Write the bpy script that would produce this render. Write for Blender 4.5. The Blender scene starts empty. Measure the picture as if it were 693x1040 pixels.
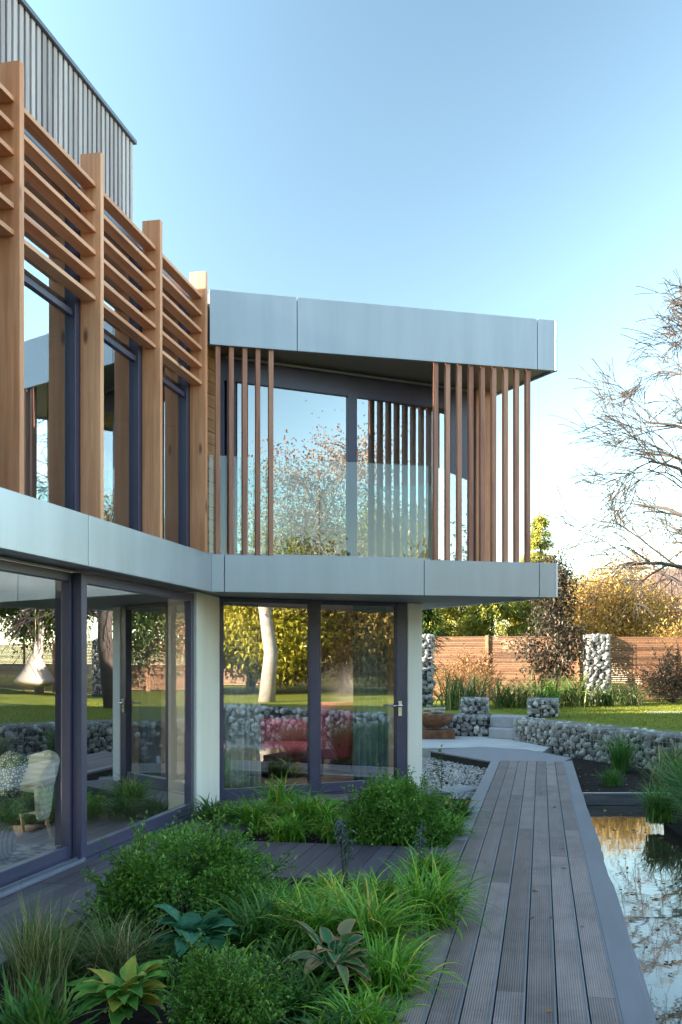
import bpy, math, random
import numpy as np
from mathutils import Vector, Matrix

random.seed(7)
RNG = np.random.default_rng(11)
scene = bpy.context.scene
COL = scene.collection
EYE = 1.62
SUN_EL = math.radians(20)
SUN_H = Vector((-0.968, -0.25, 0)).normalized()      # horizontal direction towards the sun

# ------------------------------------------------------------------ materials
def new_mat(name):
    m = bpy.data.materials.new(name)
    m.use_nodes = True
    nt = m.node_tree
    nt.nodes.clear()
    out = nt.nodes.new('ShaderNodeOutputMaterial')
    return m, nt, out

def N(nt, kind, **kw):
    n = nt.nodes.new(kind)
    for k, v in kw.items():
        if k in n.inputs:
            n.inputs[k].default_value = v
        else:
            setattr(n, k, v)
    return n

def ramp(nt, stops):
    r = nt.nodes.new('ShaderNodeValToRGB')
    cr = r.color_ramp
    while len(cr.elements) < len(stops):
        cr.elements.new(0.5)
    for e, (p, c) in zip(cr.elements, stops):
        e.position = p
        e.color = (c[0], c[1], c[2], 1)
    return r

def coords(nt, scale=(1, 1, 1), rot=(0, 0, 0)):
    tc = nt.nodes.new('ShaderNodeTexCoord')
    mp = nt.nodes.new('ShaderNodeMapping')
    mp.inputs['Rotation'].default_value = rot
    mp2 = nt.nodes.new('ShaderNodeMapping')
    mp2.inputs['Scale'].default_value = scale
    nt.links.new(tc.outputs['Object'], mp.inputs['Vector'])
    nt.links.new(mp.outputs['Vector'], mp2.inputs['Vector'])
    return mp2.outputs['Vector']

def mat_noise(name, c1, c2, scale=(4, 4, 4), rot=(0, 0, 0), rough=0.6, rough_var=0.0, metallic=0.0,
              bump=0.0, bump_scale=None, detail=6, spec=0.5, tone=0.0, lo=0.3, hi=0.7, coat=0.0, distort=0.0):
    """A painted / stone / wood like surface: two colours mixed by stretched noise, a second finer noise for bump;
    tone > 0 adds the per-face 'tone' attribute (each board or stone its own shade)."""
    m, nt, out = new_mat(name)
    L = nt.links.new
    v = coords(nt, scale, rot)
    n1 = N(nt, 'ShaderNodeTexNoise', Scale=1.0, Detail=detail, Roughness=0.6, Distortion=distort)
    L(v, n1.inputs['Vector'])
    fac = n1.outputs['Fac']
    if tone > 0:
        at = N(nt, 'ShaderNodeAttribute', attribute_name='tone')
        ma = N(nt, 'ShaderNodeMath', operation='MULTIPLY_ADD')
        sb = N(nt, 'ShaderNodeMath', operation='SUBTRACT')
        L(at.outputs['Fac'], sb.inputs[0]); sb.inputs[1].default_value = 0.5
        L(sb.outputs[0], ma.inputs[0]); ma.inputs[1].default_value = tone
        L(fac, ma.inputs[2])
        fac = ma.outputs[0]
    r = ramp(nt, [(lo, c1), (hi, c2)])
    L(fac, r.inputs['Fac'])
    b = N(nt, 'ShaderNodeBsdfPrincipled', Roughness=rough, Metallic=metallic)
    b.inputs['Specular IOR Level'].default_value = spec
    b.inputs['Coat Weight'].default_value = coat
    L(r.outputs['Color'], b.inputs['Base Color'])
    if rough_var:
        mr = N(nt, 'ShaderNodeMapRange')
        mr.inputs['To Min'].default_value = rough - rough_var
        mr.inputs['To Max'].default_value = rough + rough_var
        L(n1.outputs['Fac'], mr.inputs['Value'])
        L(mr.outputs['Result'], b.inputs['Roughness'])
    if bump:
        n2 = N(nt, 'ShaderNodeTexNoise', Scale=1.0, Detail=4)
        L(coords(nt, bump_scale or tuple(s * 3 for s in scale), rot), n2.inputs['Vector'])
        bp = N(nt, 'ShaderNodeBump', Strength=bump, Distance=0.01)
        L(n2.outputs['Fac'], bp.inputs['Height'])
        L(bp.outputs['Normal'], b.inputs['Normal'])
    L(b.outputs['BSDF'], out.inputs['Surface'])
    return m

def mat_leaf(name, stops, rough=0.45, trans=0.3, spec=0.28, rim=None, var=0.0):
    """Leaf: colour by the per-face 'tone' attribute through a ramp; rim = colour of the margin by the 'rim' point attribute."""
    m, nt, out = new_mat(name)
    L = nt.links.new
    at = N(nt, 'ShaderNodeAttribute', attribute_name='tone')
    r = ramp(nt, stops)
    fac = at.outputs['Fac']
    if var:
        nz = N(nt, 'ShaderNodeTexNoise', Scale=var, Detail=3)
        L(coords(nt), nz.inputs['Vector'])
        mx = N(nt, 'ShaderNodeMix', data_type='FLOAT')
        mx.inputs[0].default_value = 0.45
        L(fac, mx.inputs[2]); L(nz.outputs['Fac'], mx.inputs[3])
        fac = mx.outputs[0]
    L(fac, r.inputs['Fac'])
    col = r.outputs['Color']
    if rim:
        ra = N(nt, 'ShaderNodeAttribute', attribute_name='rim')
        mr = N(nt, 'ShaderNodeMapRange')
        mr.inputs['From Min'].default_value = rim[1]; mr.inputs['From Max'].default_value = rim[1] + 0.15
        L(ra.outputs['Fac'], mr.inputs['Value'])
        mx = N(nt, 'ShaderNodeMix', data_type='RGBA')
        L(mr.outputs['Result'], mx.inputs[0]); L(col, mx.inputs[6])
        mx.inputs[7].default_value = (*rim[0], 1)
        col = mx.outputs[2]
    b = N(nt, 'ShaderNodeBsdfPrincipled', Roughness=rough)
    b.inputs['Specular IOR Level'].default_value = spec
    L(col, b.inputs['Base Color'])
    t = N(nt, 'ShaderNodeBsdfTranslucent')
    L(col, t.inputs['Color'])
    ms = N(nt, 'ShaderNodeMixShader')
    ms.inputs[0].default_value = trans
    L(b.outputs[0], ms.inputs[1]); L(t.outputs[0], ms.inputs[2])
    L(ms.outputs[0], out.inputs['Surface'])
    return m

def mat_glass(name, tint, base_refl, edge_refl=0.9, wobble=0.0):
    """Coated window glass: mirror-like share rising towards grazing angles, the rest passes straight through, tinted."""
    m, nt, out = new_mat(name)
    L = nt.links.new
    tr = N(nt, 'ShaderNodeBsdfTransparent'); tr.inputs['Color'].default_value = (*tint, 1)
    gl = N(nt, 'ShaderNodeBsdfGlossy', Roughness=0.0); gl.inputs['Color'].default_value = (0.95, 0.97, 1, 1)
    lw = N(nt, 'ShaderNodeFresnel', IOR=1.5)
    mr = N(nt, 'ShaderNodeMapRange')
    mr.inputs['From Min'].default_value = 0.04; mr.inputs['From Max'].default_value = 1.0
    mr.inputs['To Min'].default_value = base_refl; mr.inputs['To Max'].default_value = edge_refl
    L(lw.outputs[0], mr.inputs['Value'])
    ge = N(nt, 'ShaderNodeNewGeometry')                 # the coating is on the outer face only
    om = N(nt, 'ShaderNodeMath', operation='SUBTRACT'); om.inputs[0].default_value = 1.0
    mu = N(nt, 'ShaderNodeMath', operation='MULTIPLY')
    L(ge.outputs['Backfacing'], om.inputs[1]); L(mr.outputs['Result'], mu.inputs[0]); L(om.outputs[0], mu.inputs[1])
    if wobble:
        nz = N(nt, 'ShaderNodeTexNoise', Scale=1.0, Detail=2)
        L(coords(nt, (2.2, 2.2, 1.2)), nz.inputs['Vector'])
        bp = N(nt, 'ShaderNodeBump', Strength=wobble, Distance=0.01)
        L(nz.outputs['Fac'], bp.inputs['Height']); L(bp.outputs['Normal'], gl.inputs['Normal'])
    ms = N(nt, 'ShaderNodeMixShader')
    L(mu.outputs[0], ms.inputs[0]); L(tr.outputs[0], ms.inputs[1]); L(gl.outputs[0], ms.inputs[2])
    L(ms.outputs[0], out.inputs['Surface'])
    return m

def mat_water(name):
    m, nt, out = new_mat(name)
    L = nt.links.new
    b = N(nt, 'ShaderNodeBsdfPrincipled', Roughness=0.03, IOR=1.38)
    b.inputs['Base Color'].default_value = (0.05, 0.042, 0.028, 1)
    b.inputs['Specular IOR Level'].default_value = 0.6
    gl = N(nt, 'ShaderNodeBsdfGlossy', Roughness=0.015); gl.inputs['Color'].default_value = (0.75, 0.76, 0.76, 1)
    nz = N(nt, 'ShaderNodeTexNoise', Scale=1.0, Detail=3)
    L(coords(nt, (3.0, 3.0, 1)), nz.inputs['Vector'])
    bp = N(nt, 'ShaderNodeBump', Strength=0.055, Distance=0.015)
    L(nz.outputs['Fac'], bp.inputs['Height'])
    L(bp.outputs['Normal'], b.inputs['Normal']); L(bp.outputs['Normal'], gl.inputs['Normal'])
    ms = N(nt, 'ShaderNodeMixShader'); ms.inputs[0].default_value = 0.16
    L(b.outputs[0], ms.inputs[1]); L(gl.outputs[0], ms.inputs[2])
    L(ms.outputs[0], out.inputs['Surface'])
    return m

def mat_timber(name, c1, c2, scale, rot=(0, 0, 0), **kw):
    """sawn timber: stretched grain plus scattered dark knots and a few weather stains"""
    m = mat_noise(name, c1, c2, scale, rot, **kw)
    nt = m.node_tree; L = nt.links.new
    b = next(n for n in nt.nodes if n.type == 'BSDF_PRINCIPLED')
    src = b.inputs['Base Color'].links[0].from_socket
    mn = min(scale)
    vs_ = tuple(4.5 if s_ > 5 else 1.5 for s_ in scale)
    vo = N(nt, 'ShaderNodeTexVoronoi', Scale=1.0); L(coords(nt, vs_, rot), vo.inputs['Vector'])
    r = ramp(nt, [(0.05, (0.28, 0.22, 0.2)), (0.13, (1, 1, 1))]); L(vo.outputs['Distance'], r.inputs['Fac'])
    nz = N(nt, 'ShaderNodeTexNoise', Scale=0.9, Detail=3); L(coords(nt), nz.inputs['Vector'])
    r2 = ramp(nt, [(0.35, (0.80, 0.76, 0.74)), (0.6, (1.06, 1.03, 1.0))]); L(nz.outputs['Fac'], r2.inputs['Fac'])
    m1 = N(nt, 'ShaderNodeMix', data_type='RGBA', blend_type='MULTIPLY'); m1.inputs[0].default_value = 1
    m2 = N(nt, 'ShaderNodeMix', data_type='RGBA', blend_type='MULTIPLY'); m2.inputs[0].default_value = 1
    L(src, m1.inputs[6]); L(r.outputs['Color'], m1.inputs[7]); L(m1.outputs[2], m2.inputs[6]); L(r2.outputs['Color'], m2.inputs[7])
    L(m2.outputs[2], b.inputs['Base Color'])
    return m

def mat_deck(name, c1, c2):
    """grooved composite board: brushed grain, blotchy wear, pale scuffs, fine ribs along the board"""
    m = mat_noise(name, c1, c2, (1.6, 14, 14), (0, 0, -WROT), rough=0.58, rough_var=0.12, tone=0.58, lo=0.2, hi=0.85)
    nt = m.node_tree; L = nt.links.new
    b = next(n for n in nt.nodes if n.type == 'BSDF_PRINCIPLED')
    src = b.inputs['Base Color'].links[0].from_socket
    nz = N(nt, 'ShaderNodeTexNoise', Scale=1.7, Detail=7, Roughness=.7); L(coords(nt), nz.inputs['Vector'])
    r2 = ramp(nt, [(0.33, (0.62, 0.60, 0.62)), (0.50, (1, 1, 1)), (0.70, (1.18, 1.15, 1.12))]); L(nz.outputs['Fac'], r2.inputs['Fac'])
    n3 = N(nt, 'ShaderNodeTexNoise', Scale=1.0, Detail=5); L(coords(nt, (7, 45, 1), (0, 0, -WROT)), n3.inputs['Vector'])
    r3 = ramp(nt, [(0.70, (1, 1, 1)), (0.78, (1.7, 1.7, 1.75))]); L(n3.outputs['Fac'], r3.inputs['Fac'])
    m1 = N(nt, 'ShaderNodeMix', data_type='RGBA', blend_type='MULTIPLY'); m1.inputs[0].default_value = 1
    m2 = N(nt, 'ShaderNodeMix', data_type='RGBA', blend_type='MULTIPLY'); m2.inputs[0].default_value = 1
    L(src, m1.inputs[6]); L(r2.outputs['Color'], m1.inputs[7]); L(m1.outputs[2], m2.inputs[6]); L(r3.outputs['Color'], m2.inputs[7])
    L(m2.outputs[2], b.inputs['Base Color'])
    w = N(nt, 'ShaderNodeTexWave', Scale=26.0, bands_direction='Y'); L(coords(nt, (1, 1, 1), (0, 0, -WROT)), w.inputs['Vector'])
    bp = N(nt, 'ShaderNodeBump', Strength=0.45, Distance=0.004); L(w.outputs['Fac'], bp.inputs['Height']); L(bp.outputs['Normal'], b.inputs['Normal'])
    return m

def mat_stripes(name, c1, c2, scale, rot=(0, 0, 0), rough=0.9, direction='X', distort=0.0):
    m, nt, out = new_mat(name)
    L = nt.links.new
    w = N(nt, 'ShaderNodeTexWave', Scale=scale, Distortion=distort, Detail=2, bands_direction=direction)
    L(coords(nt, (1, 1, 1), rot), w.inputs['Vector'])
    r = ramp(nt, [(0.35, c1), (0.6, c2)])
    L(w.outputs['Fac'], r.inputs['Fac'])
    b = N(nt, 'ShaderNodeBsdfPrincipled', Roughness=rough)
    b.inputs['Specular IOR Level'].default_value = 0.2
    L(r.outputs['Color'], b.inputs['Base Color'])
    bp = N(nt, 'ShaderNodeBump', Strength=0.3, Distance=0.01)
    L(w.outputs['Fac'], bp.inputs['Height']); L(bp.outputs['Normal'], b.inputs['Normal'])
    L(b.outputs[0], out.inputs['Surface'])
    return m

AROT = math.atan2(0.978, 0.2074)         # direction of the long facade (a) against +X
WROT = math.atan2(0.980, 0.199)          # direction of the boardwalk
M = {}
M['fin'] = mat_timber('larch_upright', (0.64, 0.25, 0.11), (0.90, 0.46, 0.26), (26, 26, 1.1), rough=0.6, bump=0.15, bump_scale=(90, 90, 4), tone=0.25, lo=0.25, hi=0.75, distort=0.6)
M['louvre'] = mat_timber('larch_blade', (0.62, 0.25, 0.12), (0.88, 0.46, 0.27), (1.2, 26, 26), (0, 0, -AROT), rough=0.6, bump=0.15, bump_scale=(4, 90, 90), tone=0.3, lo=0.25, hi=0.75)
M['slat'] = mat_noise('hardwood_slat', (0.34, 0.13, 0.08), (0.58, 0.28, 0.18), (22, 22, 1.5), rough=0.6, bump=0.15, bump_scale=(90, 90, 4), tone=0.3, lo=0.25, hi=0.75)
M['cedar'] = mat_noise('cedar_board', (0.48, 0.22, 0.09), (0.66, 0.35, 0.16), (3, 3, 26), rough=0.6, bump=0.15, tone=0.35)
M['clad'] = mat_noise('weathered_cladding', (0.34, 0.275, 0.285), (0.62, 0.53, 0.54), (24, 24, 0.9), rough=0.75, bump=0.2, bump_scale=(80, 80, 4), tone=0.45, lo=0.25, hi=0.8)
M['dark_back'] = mat_noise('dark_membrane', (0.02, 0.02, 0.025), (0.03, 0.03, 0.035), (3, 3, 3), rough=0.8)
M['metal'] = mat_noise('grey_aluminium', (0.395, 0.425, 0.47), (0.47, 0.50, 0.55), (4.5, 4.5, 0.45), rough=0.36, rough_var=0.09, metallic=0.55, spec=0.5, bump=0.12, bump_scale=(0.9, 0.9, 1.3))
M['cap'] = mat_noise('grey_flashing', (0.10, 0.11, 0.14), (0.13, 0.14, 0.17), (2, 2, 2), rough=0.4, metallic=0.3)
M['frame'] = mat_noise('anthracite_frame', (0.060, 0.057, 0.105), (0.078, 0.074, 0.13), (2, 2, 2), rough=0.34, rough_var=0.05)
M['frame_light'] = mat_noise('satin_track', (0.36, 0.38, 0.46), (0.45, 0.47, 0.55), (3, 3, 3), rough=0.3, metallic=0.7)
M['white'] = mat_noise('white_render', (0.80, 0.75, 0.66), (0.89, 0.86, 0.78), (4, 4, 0.35), rough=0.75, bump=0.08, bump_scale=(40, 40, 40))
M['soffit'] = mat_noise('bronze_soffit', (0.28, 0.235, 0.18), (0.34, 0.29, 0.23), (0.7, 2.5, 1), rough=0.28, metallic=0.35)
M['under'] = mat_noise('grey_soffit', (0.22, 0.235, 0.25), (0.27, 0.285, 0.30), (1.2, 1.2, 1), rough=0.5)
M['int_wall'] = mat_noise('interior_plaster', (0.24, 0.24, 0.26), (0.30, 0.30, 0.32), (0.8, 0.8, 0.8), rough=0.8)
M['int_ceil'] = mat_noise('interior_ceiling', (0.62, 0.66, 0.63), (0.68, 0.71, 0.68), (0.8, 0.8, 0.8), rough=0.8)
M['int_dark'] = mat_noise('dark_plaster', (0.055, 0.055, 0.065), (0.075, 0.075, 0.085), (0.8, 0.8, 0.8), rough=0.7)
M['int_floor'] = mat_noise('oak_floor', (0.12, 0.10, 0.095), (0.20, 0.17, 0.16), (1.2, 18, 1), (0, 0, -AROT), rough=0.4, tone=0.0)
M['glass'] = mat_glass('coated_window_glass', (0.93, 0.96, 0.96), 0.47, 0.93, wobble=0.012)
M['glass_up'] = mat_glass('upper_window_glass', (0.78, 0.85, 0.86), 0.38, 0.92, wobble=0.02)
M['balu'] = mat_glass('balustrade_glass', (0.90, 0.96, 0.95), 0.14, 0.85, wobble=0.02)
M['steel'] = mat_noise('brushed_steel', (0.55, 0.56, 0.58), (0.65, 0.66, 0.68), (8, 8, 8), rough=0.22, metallic=1.0)
M['deck'] = mat_deck('composite_deck', (0.132, 0.092, 0.084), (0.29, 0.215, 0.198))
M['deck_dark'] = mat_noise('dark_deck', (0.060, 0.050, 0.066), (0.105, 0.090, 0.110), (1.0, 7, 7), (0, 0, -WROT), rough=0.55, bump=0.1, bump_scale=(3, 90, 90), tone=0.35)
M['deck_edge'] = mat_noise('deck_edge_board', (0.155, 0.148, 0.165), (0.225, 0.212, 0.232), (1.0, 6, 6), (0, 0, -WROT), rough=0.55, rough_var=0.1, bump=0.08, tone=0.3)
M['paving'] = mat_noise('pale_paving', (0.36, 0.345, 0.33), (0.50, 0.48, 0.46), (1.6, 1.6, 1.6), rough=0.75, bump=0.1, tone=0.3)
M['step'] = mat_noise('stone_step', (0.24, 0.24, 0.25), (0.36, 0.36, 0.37), (2.5, 2.5, 2.5), rough=0.75, bump=0.15, tone=0.2)
M['soil'] = mat_noise('dark_soil', (0.012, 0.010, 0.009), (0.035, 0.027, 0.022), (18, 18, 18), rough=0.95, bump=0.8, bump_scale=(60, 60, 60), spec=0.1)
M['ground'] = mat_noise('rough_ground', (0.03, 0.045, 0.018), (0.05, 0.055, 0.028), (0.4, 0.4, 0.4), rough=0.95, spec=0.1)
M['lawn'] = mat_noise('mown_lawn', (0.10, 0.13, 0.014), (0.21, 0.215, 0.026), (1.3, 1.3, 1.3), rough=0.9, bump=0.7, bump_scale=(70, 70, 70), spec=0.15, detail=8)
M['stone'] = mat_noise('gabion_stone', (0.20, 0.195, 0.19), (0.54, 0.53, 0.50), (5, 5, 5), rough=0.85, bump=0.5, bump_scale=(25, 25, 25), tone=0.75, lo=0.2, hi=0.85)
M['gravel'] = mat_noise('pale_pebble', (0.34, 0.32, 0.31), (0.62, 0.59, 0.57), (8, 8, 8), rough=0.8, tone=0.8, lo=0.2, hi=0.9)
M['wire'] = mat_noise('galvanised_wire', (0.25, 0.26, 0.28), (0.32, 0.33, 0.35), (4, 4, 4), rough=0.45, metallic=0.8)
M['fence'] = mat_noise('fence_slat', (0.13, 0.060, 0.033), (0.31, 0.150, 0.078), (2.2, 2.2, 30), rough=0.7, bump=0.1, tone=0.95, lo=0.15, hi=0.85)
M['fence_post'] = mat_noise('fence_post', (0.27, 0.13, 0.06), (0.40, 0.20, 0.10), (20, 20, 1.5), rough=0.7)
M['bark'] = mat_noise('grey_brown_bark', (0.055, 0.042, 0.035), (0.125, 0.10, 0.085), (12, 12, 3), rough=0.9, bump=0.6, bump_scale=(30, 30, 8))
M['pale_bark'] = mat_noise('pale_bark', (0.30, 0.25, 0.20), (0.52, 0.46, 0.40), (5, 5, 9), rough=0.85, bump=0.4)
M['twig'] = mat_noise('winter_twig', (0.045, 0.032, 0.027), (0.085, 0.062, 0.05), (6, 6, 6), rough=0.85)
M['water'] = mat_water('pond_water')
M['rust'] = mat_noise('rusted_steel', (0.10, 0.045, 0.025), (0.26, 0.11, 0.055), (9, 9, 9), rough=0.85, bump=0.3)
M['canvas'] = mat_noise('natural_canvas', (0.42, 0.33, 0.27), (0.50, 0.40, 0.33), (3, 3, 3), rough=0.9)
M['linen'] = mat_noise('linen_curtain', (0.70, 0.68, 0.67), (0.80, 0.78, 0.76), (30, 30, 2), rough=0.9)
M['teal_cloth'] = mat_noise('teal_curtain', (0.28, 0.36, 0.38), (0.38, 0.46, 0.48), (30, 30, 2), rough=0.9)
M['magenta'] = mat_noise('magenta_upholstery', (0.34, 0.035, 0.12), (0.46, 0.06, 0.17), (14, 14, 14), rough=0.85)
M['magenta_dark'] = mat_noise('plum_upholstery', (0.17, 0.025, 0.075), (0.24, 0.04, 0.10), (14, 14, 14), rough=0.85)
M['dark_wood'] = mat_noise('dark_wood_leg', (0.05, 0.035, 0.028), (0.09, 0.06, 0.05), (10, 10, 2), rough=0.5)
M['pale_wood'] = mat_noise('pale_wood_leg', (0.42, 0.31, 0.20), (0.55, 0.42, 0.29), (20, 20, 2), rough=0.5)
M['stripe'] = mat_stripes('striped_upholstery', (0.60, 0.66, 0.66), (0.74, 0.77, 0.75), 6.0, direction='Z', distort=1.2)
M['seat_dark'] = mat_noise('aubergine_seat', (0.045, 0.030, 0.045), (0.07, 0.05, 0.07), (12, 12, 12), rough=0.8)
M['knit'] = mat_stripes('knitted_wool', (0.13, 0.13, 0.15), (0.24, 0.24, 0.26), 14.0, direction='X', distort=2.0)
M['lampshade'] = mat_noise('white_shade', (0.75, 0.75, 0.72), (0.82, 0.82, 0.79), (3, 3, 3), rough=0.6)
M['house_brick'] = mat_noise('buff_brick', (0.40, 0.31, 0.24), (0.52, 0.42, 0.33), (3, 3, 14), rough=0.85)
M['house_roof'] = mat_noise('brown_tile_roof', (0.13, 0.085, 0.07), (0.22, 0.15, 0.12), (8, 8, 8), rough=0.85)
M['pvc'] = mat_noise('white_window_frame', (0.75, 0.75, 0.75), (0.8, 0.8, 0.8), (2, 2, 2), rough=0.4)
M['weir'] = mat_noise('weathered_sleeper', (0.045, 0.045, 0.05), (0.10, 0.10, 0.11), (3, 20, 20), rough=0.7, bump=0.3)
def m_cushion():
    m, nt, out = new_mat('patterned_cushion_cloth')
    L = nt.links.new
    v = N(nt, 'ShaderNodeTexVoronoi', Scale=34.0, feature='DISTANCE_TO_EDGE')
    nz = N(nt, 'ShaderNodeTexNoise', Scale=5.0)
    L(coords(nt), v.inputs['Vector'])
    r = ramp(nt, [(0.10, (0.06, 0.13, 0.13)), (0.22, (0.72, 0.76, 0.72))])
    L(v.outputs['Distance'], r.inputs['Fac'])
    b = N(nt, 'ShaderNodeBsdfPrincipled', Roughness=0.9)
    L(r.outputs['Color'], b.inputs['Base Color']); L(b.outputs[0], out.inputs['Surface'])
    return m
M['cushion'] = m_cushion()
M['rug'] = mat_noise('blue_patterned_rug', (0.06, 0.08, 0.20), (0.42, 0.42, 0.46), (9, 9, 9), rough=0.95, detail=2, lo=0.42, hi=0.58)
# leaves
M['lf_box'] = mat_leaf('round_shrub_leaf', [(0.0, (0.054, 0.152, 0.023)), (0.55, (0.143, 0.320, 0.047)), (1.0, (0.358, 0.576, 0.104))], rough=0.35)
M['lf_sedge'] = mat_leaf('sedge_blade', [(0.0, (0.059, 0.195, 0.021)), (0.55, (0.160, 0.390, 0.034)), (0.88, (0.403, 0.570, 0.058)), (1.0, (0.706, 0.540, 0.107))], rough=0.4)
M['lf_sedge_dark'] = mat_leaf('dark_grass_blade', [(0.0, (0.037, 0.128, 0.025)), (0.7, (0.093, 0.225, 0.039)), (1.0, (0.252, 0.315, 0.058))], rough=0.45)
M['lf_straw'] = mat_leaf('fading_grass_blade', [(0.0, (0.047, 0.115, 0.032)), (0.5, (0.135, 0.203, 0.061)), (0.8, (0.378, 0.324, 0.149)), (1.0, (0.608, 0.486, 0.270))], rough=0.6)
M['lf_blue_hosta'] = mat_leaf('blue_hosta_leaf', [(0.0, (0.035, 0.165, 0.075)), (1.0, (0.11, 0.31, 0.175))], rough=0.35, var=18)
M['lf_var_hosta'] = mat_leaf('variegated_hosta_leaf', [(0.0, (0.05, 0.20, 0.035)), (0.60, (0.14, 0.38, 0.06)), (0.73, (0.50, 0.46, 0.07)), (0.82, (0.85, 0.32, 0.03))], rough=0.4, var=22, rim=((0.50, 0.52, 0.12), 0.80))
M['lf_old_hosta'] = mat_leaf('withered_hosta_leaf', [(0.0, (0.045, 0.165, 0.068)), (0.45, (0.090, 0.240, 0.090)), (0.7, (0.510, 0.300, 0.150)), (1.0, (0.600, 0.225, 0.075))], rough=0.5, rim=((0.48, 0.27, 0.15), 0.62))
M['lf_seed'] = mat_leaf('grey_seed_head', [(0.0, (0.06, 0.09, 0.08)), (1.0, (0.20, 0.24, 0.22))], rough=0.7)
M['lf_orange'] = mat_leaf('orange_leaf', [(0.0, (0.30, 0.10, 0.02)), (1.0, (0.55, 0.26, 0.05))], rough=0.6)
M['lf_yellow'] = mat_leaf('yellow_autumn_leaf', [(0.0, (0.22, 0.165, 0.045)), (0.45, (0.48, 0.33, 0.09)), (0.8, (0.68, 0.46, 0.17)), (1.0, (0.54, 0.30, 0.14))], trans=0.4)
M['lf_rust'] = mat_leaf('russet_autumn_leaf', [(0.0, (0.26, 0.13, 0.06)), (0.6, (0.50, 0.29, 0.14)), (1.0, (0.66, 0.42, 0.22))], trans=0.4)
M['lf_conifer'] = mat_leaf('golden_conifer_spray', [(0.0, (0.135, 0.180, 0.030)), (0.6, (0.420, 0.405, 0.075)), (1.0, (0.780, 0.630, 0.180))], trans=0.3)
M['lf_green'] = mat_leaf('evergreen_leaf', [(0.0, (0.028, 0.07, 0.014)), (0.6, (0.08, 0.13, 0.024)), (1.0, (0.18, 0.21, 0.04))], trans=0.3)
M['lf_lime'] = mat_leaf('yellow_green_leaf', [(0.0, (0.14, 0.16, 0.015)), (0.5, (0.42, 0.38, 0.04)), (1.0, (0.70, 0.56, 0.09))], trans=0.4)
M['lf_purple'] = mat_leaf('purple_bronze_leaf', [(0.0, (0.035, 0.032, 0.024)), (0.6, (0.10, 0.078, 0.055)), (1.0, (0.30, 0.22, 0.14))], trans=0.2)
M['lf_phormium'] = mat_leaf('strap_leaf', [(0.0, (0.039, 0.091, 0.026)), (0.6, (0.111, 0.169, 0.046)), (1.0, (0.364, 0.351, 0.130))], rough=0.45)
M['lf_grass'] = mat_leaf('lawn_blade', [(0.0, (0.12, 0.16, 0.018)), (1.0, (0.34, 0.34, 0.05))], trans=0.3)
M['lf_litter'] = mat_leaf('fallen_leaf', [(0.0, (0.10, 0.055, 0.03)), (0.5, (0.28, 0.13, 0.04)), (1.0, (0.48, 0.30, 0.10))], trans=0.1, rough=0.7)

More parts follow.
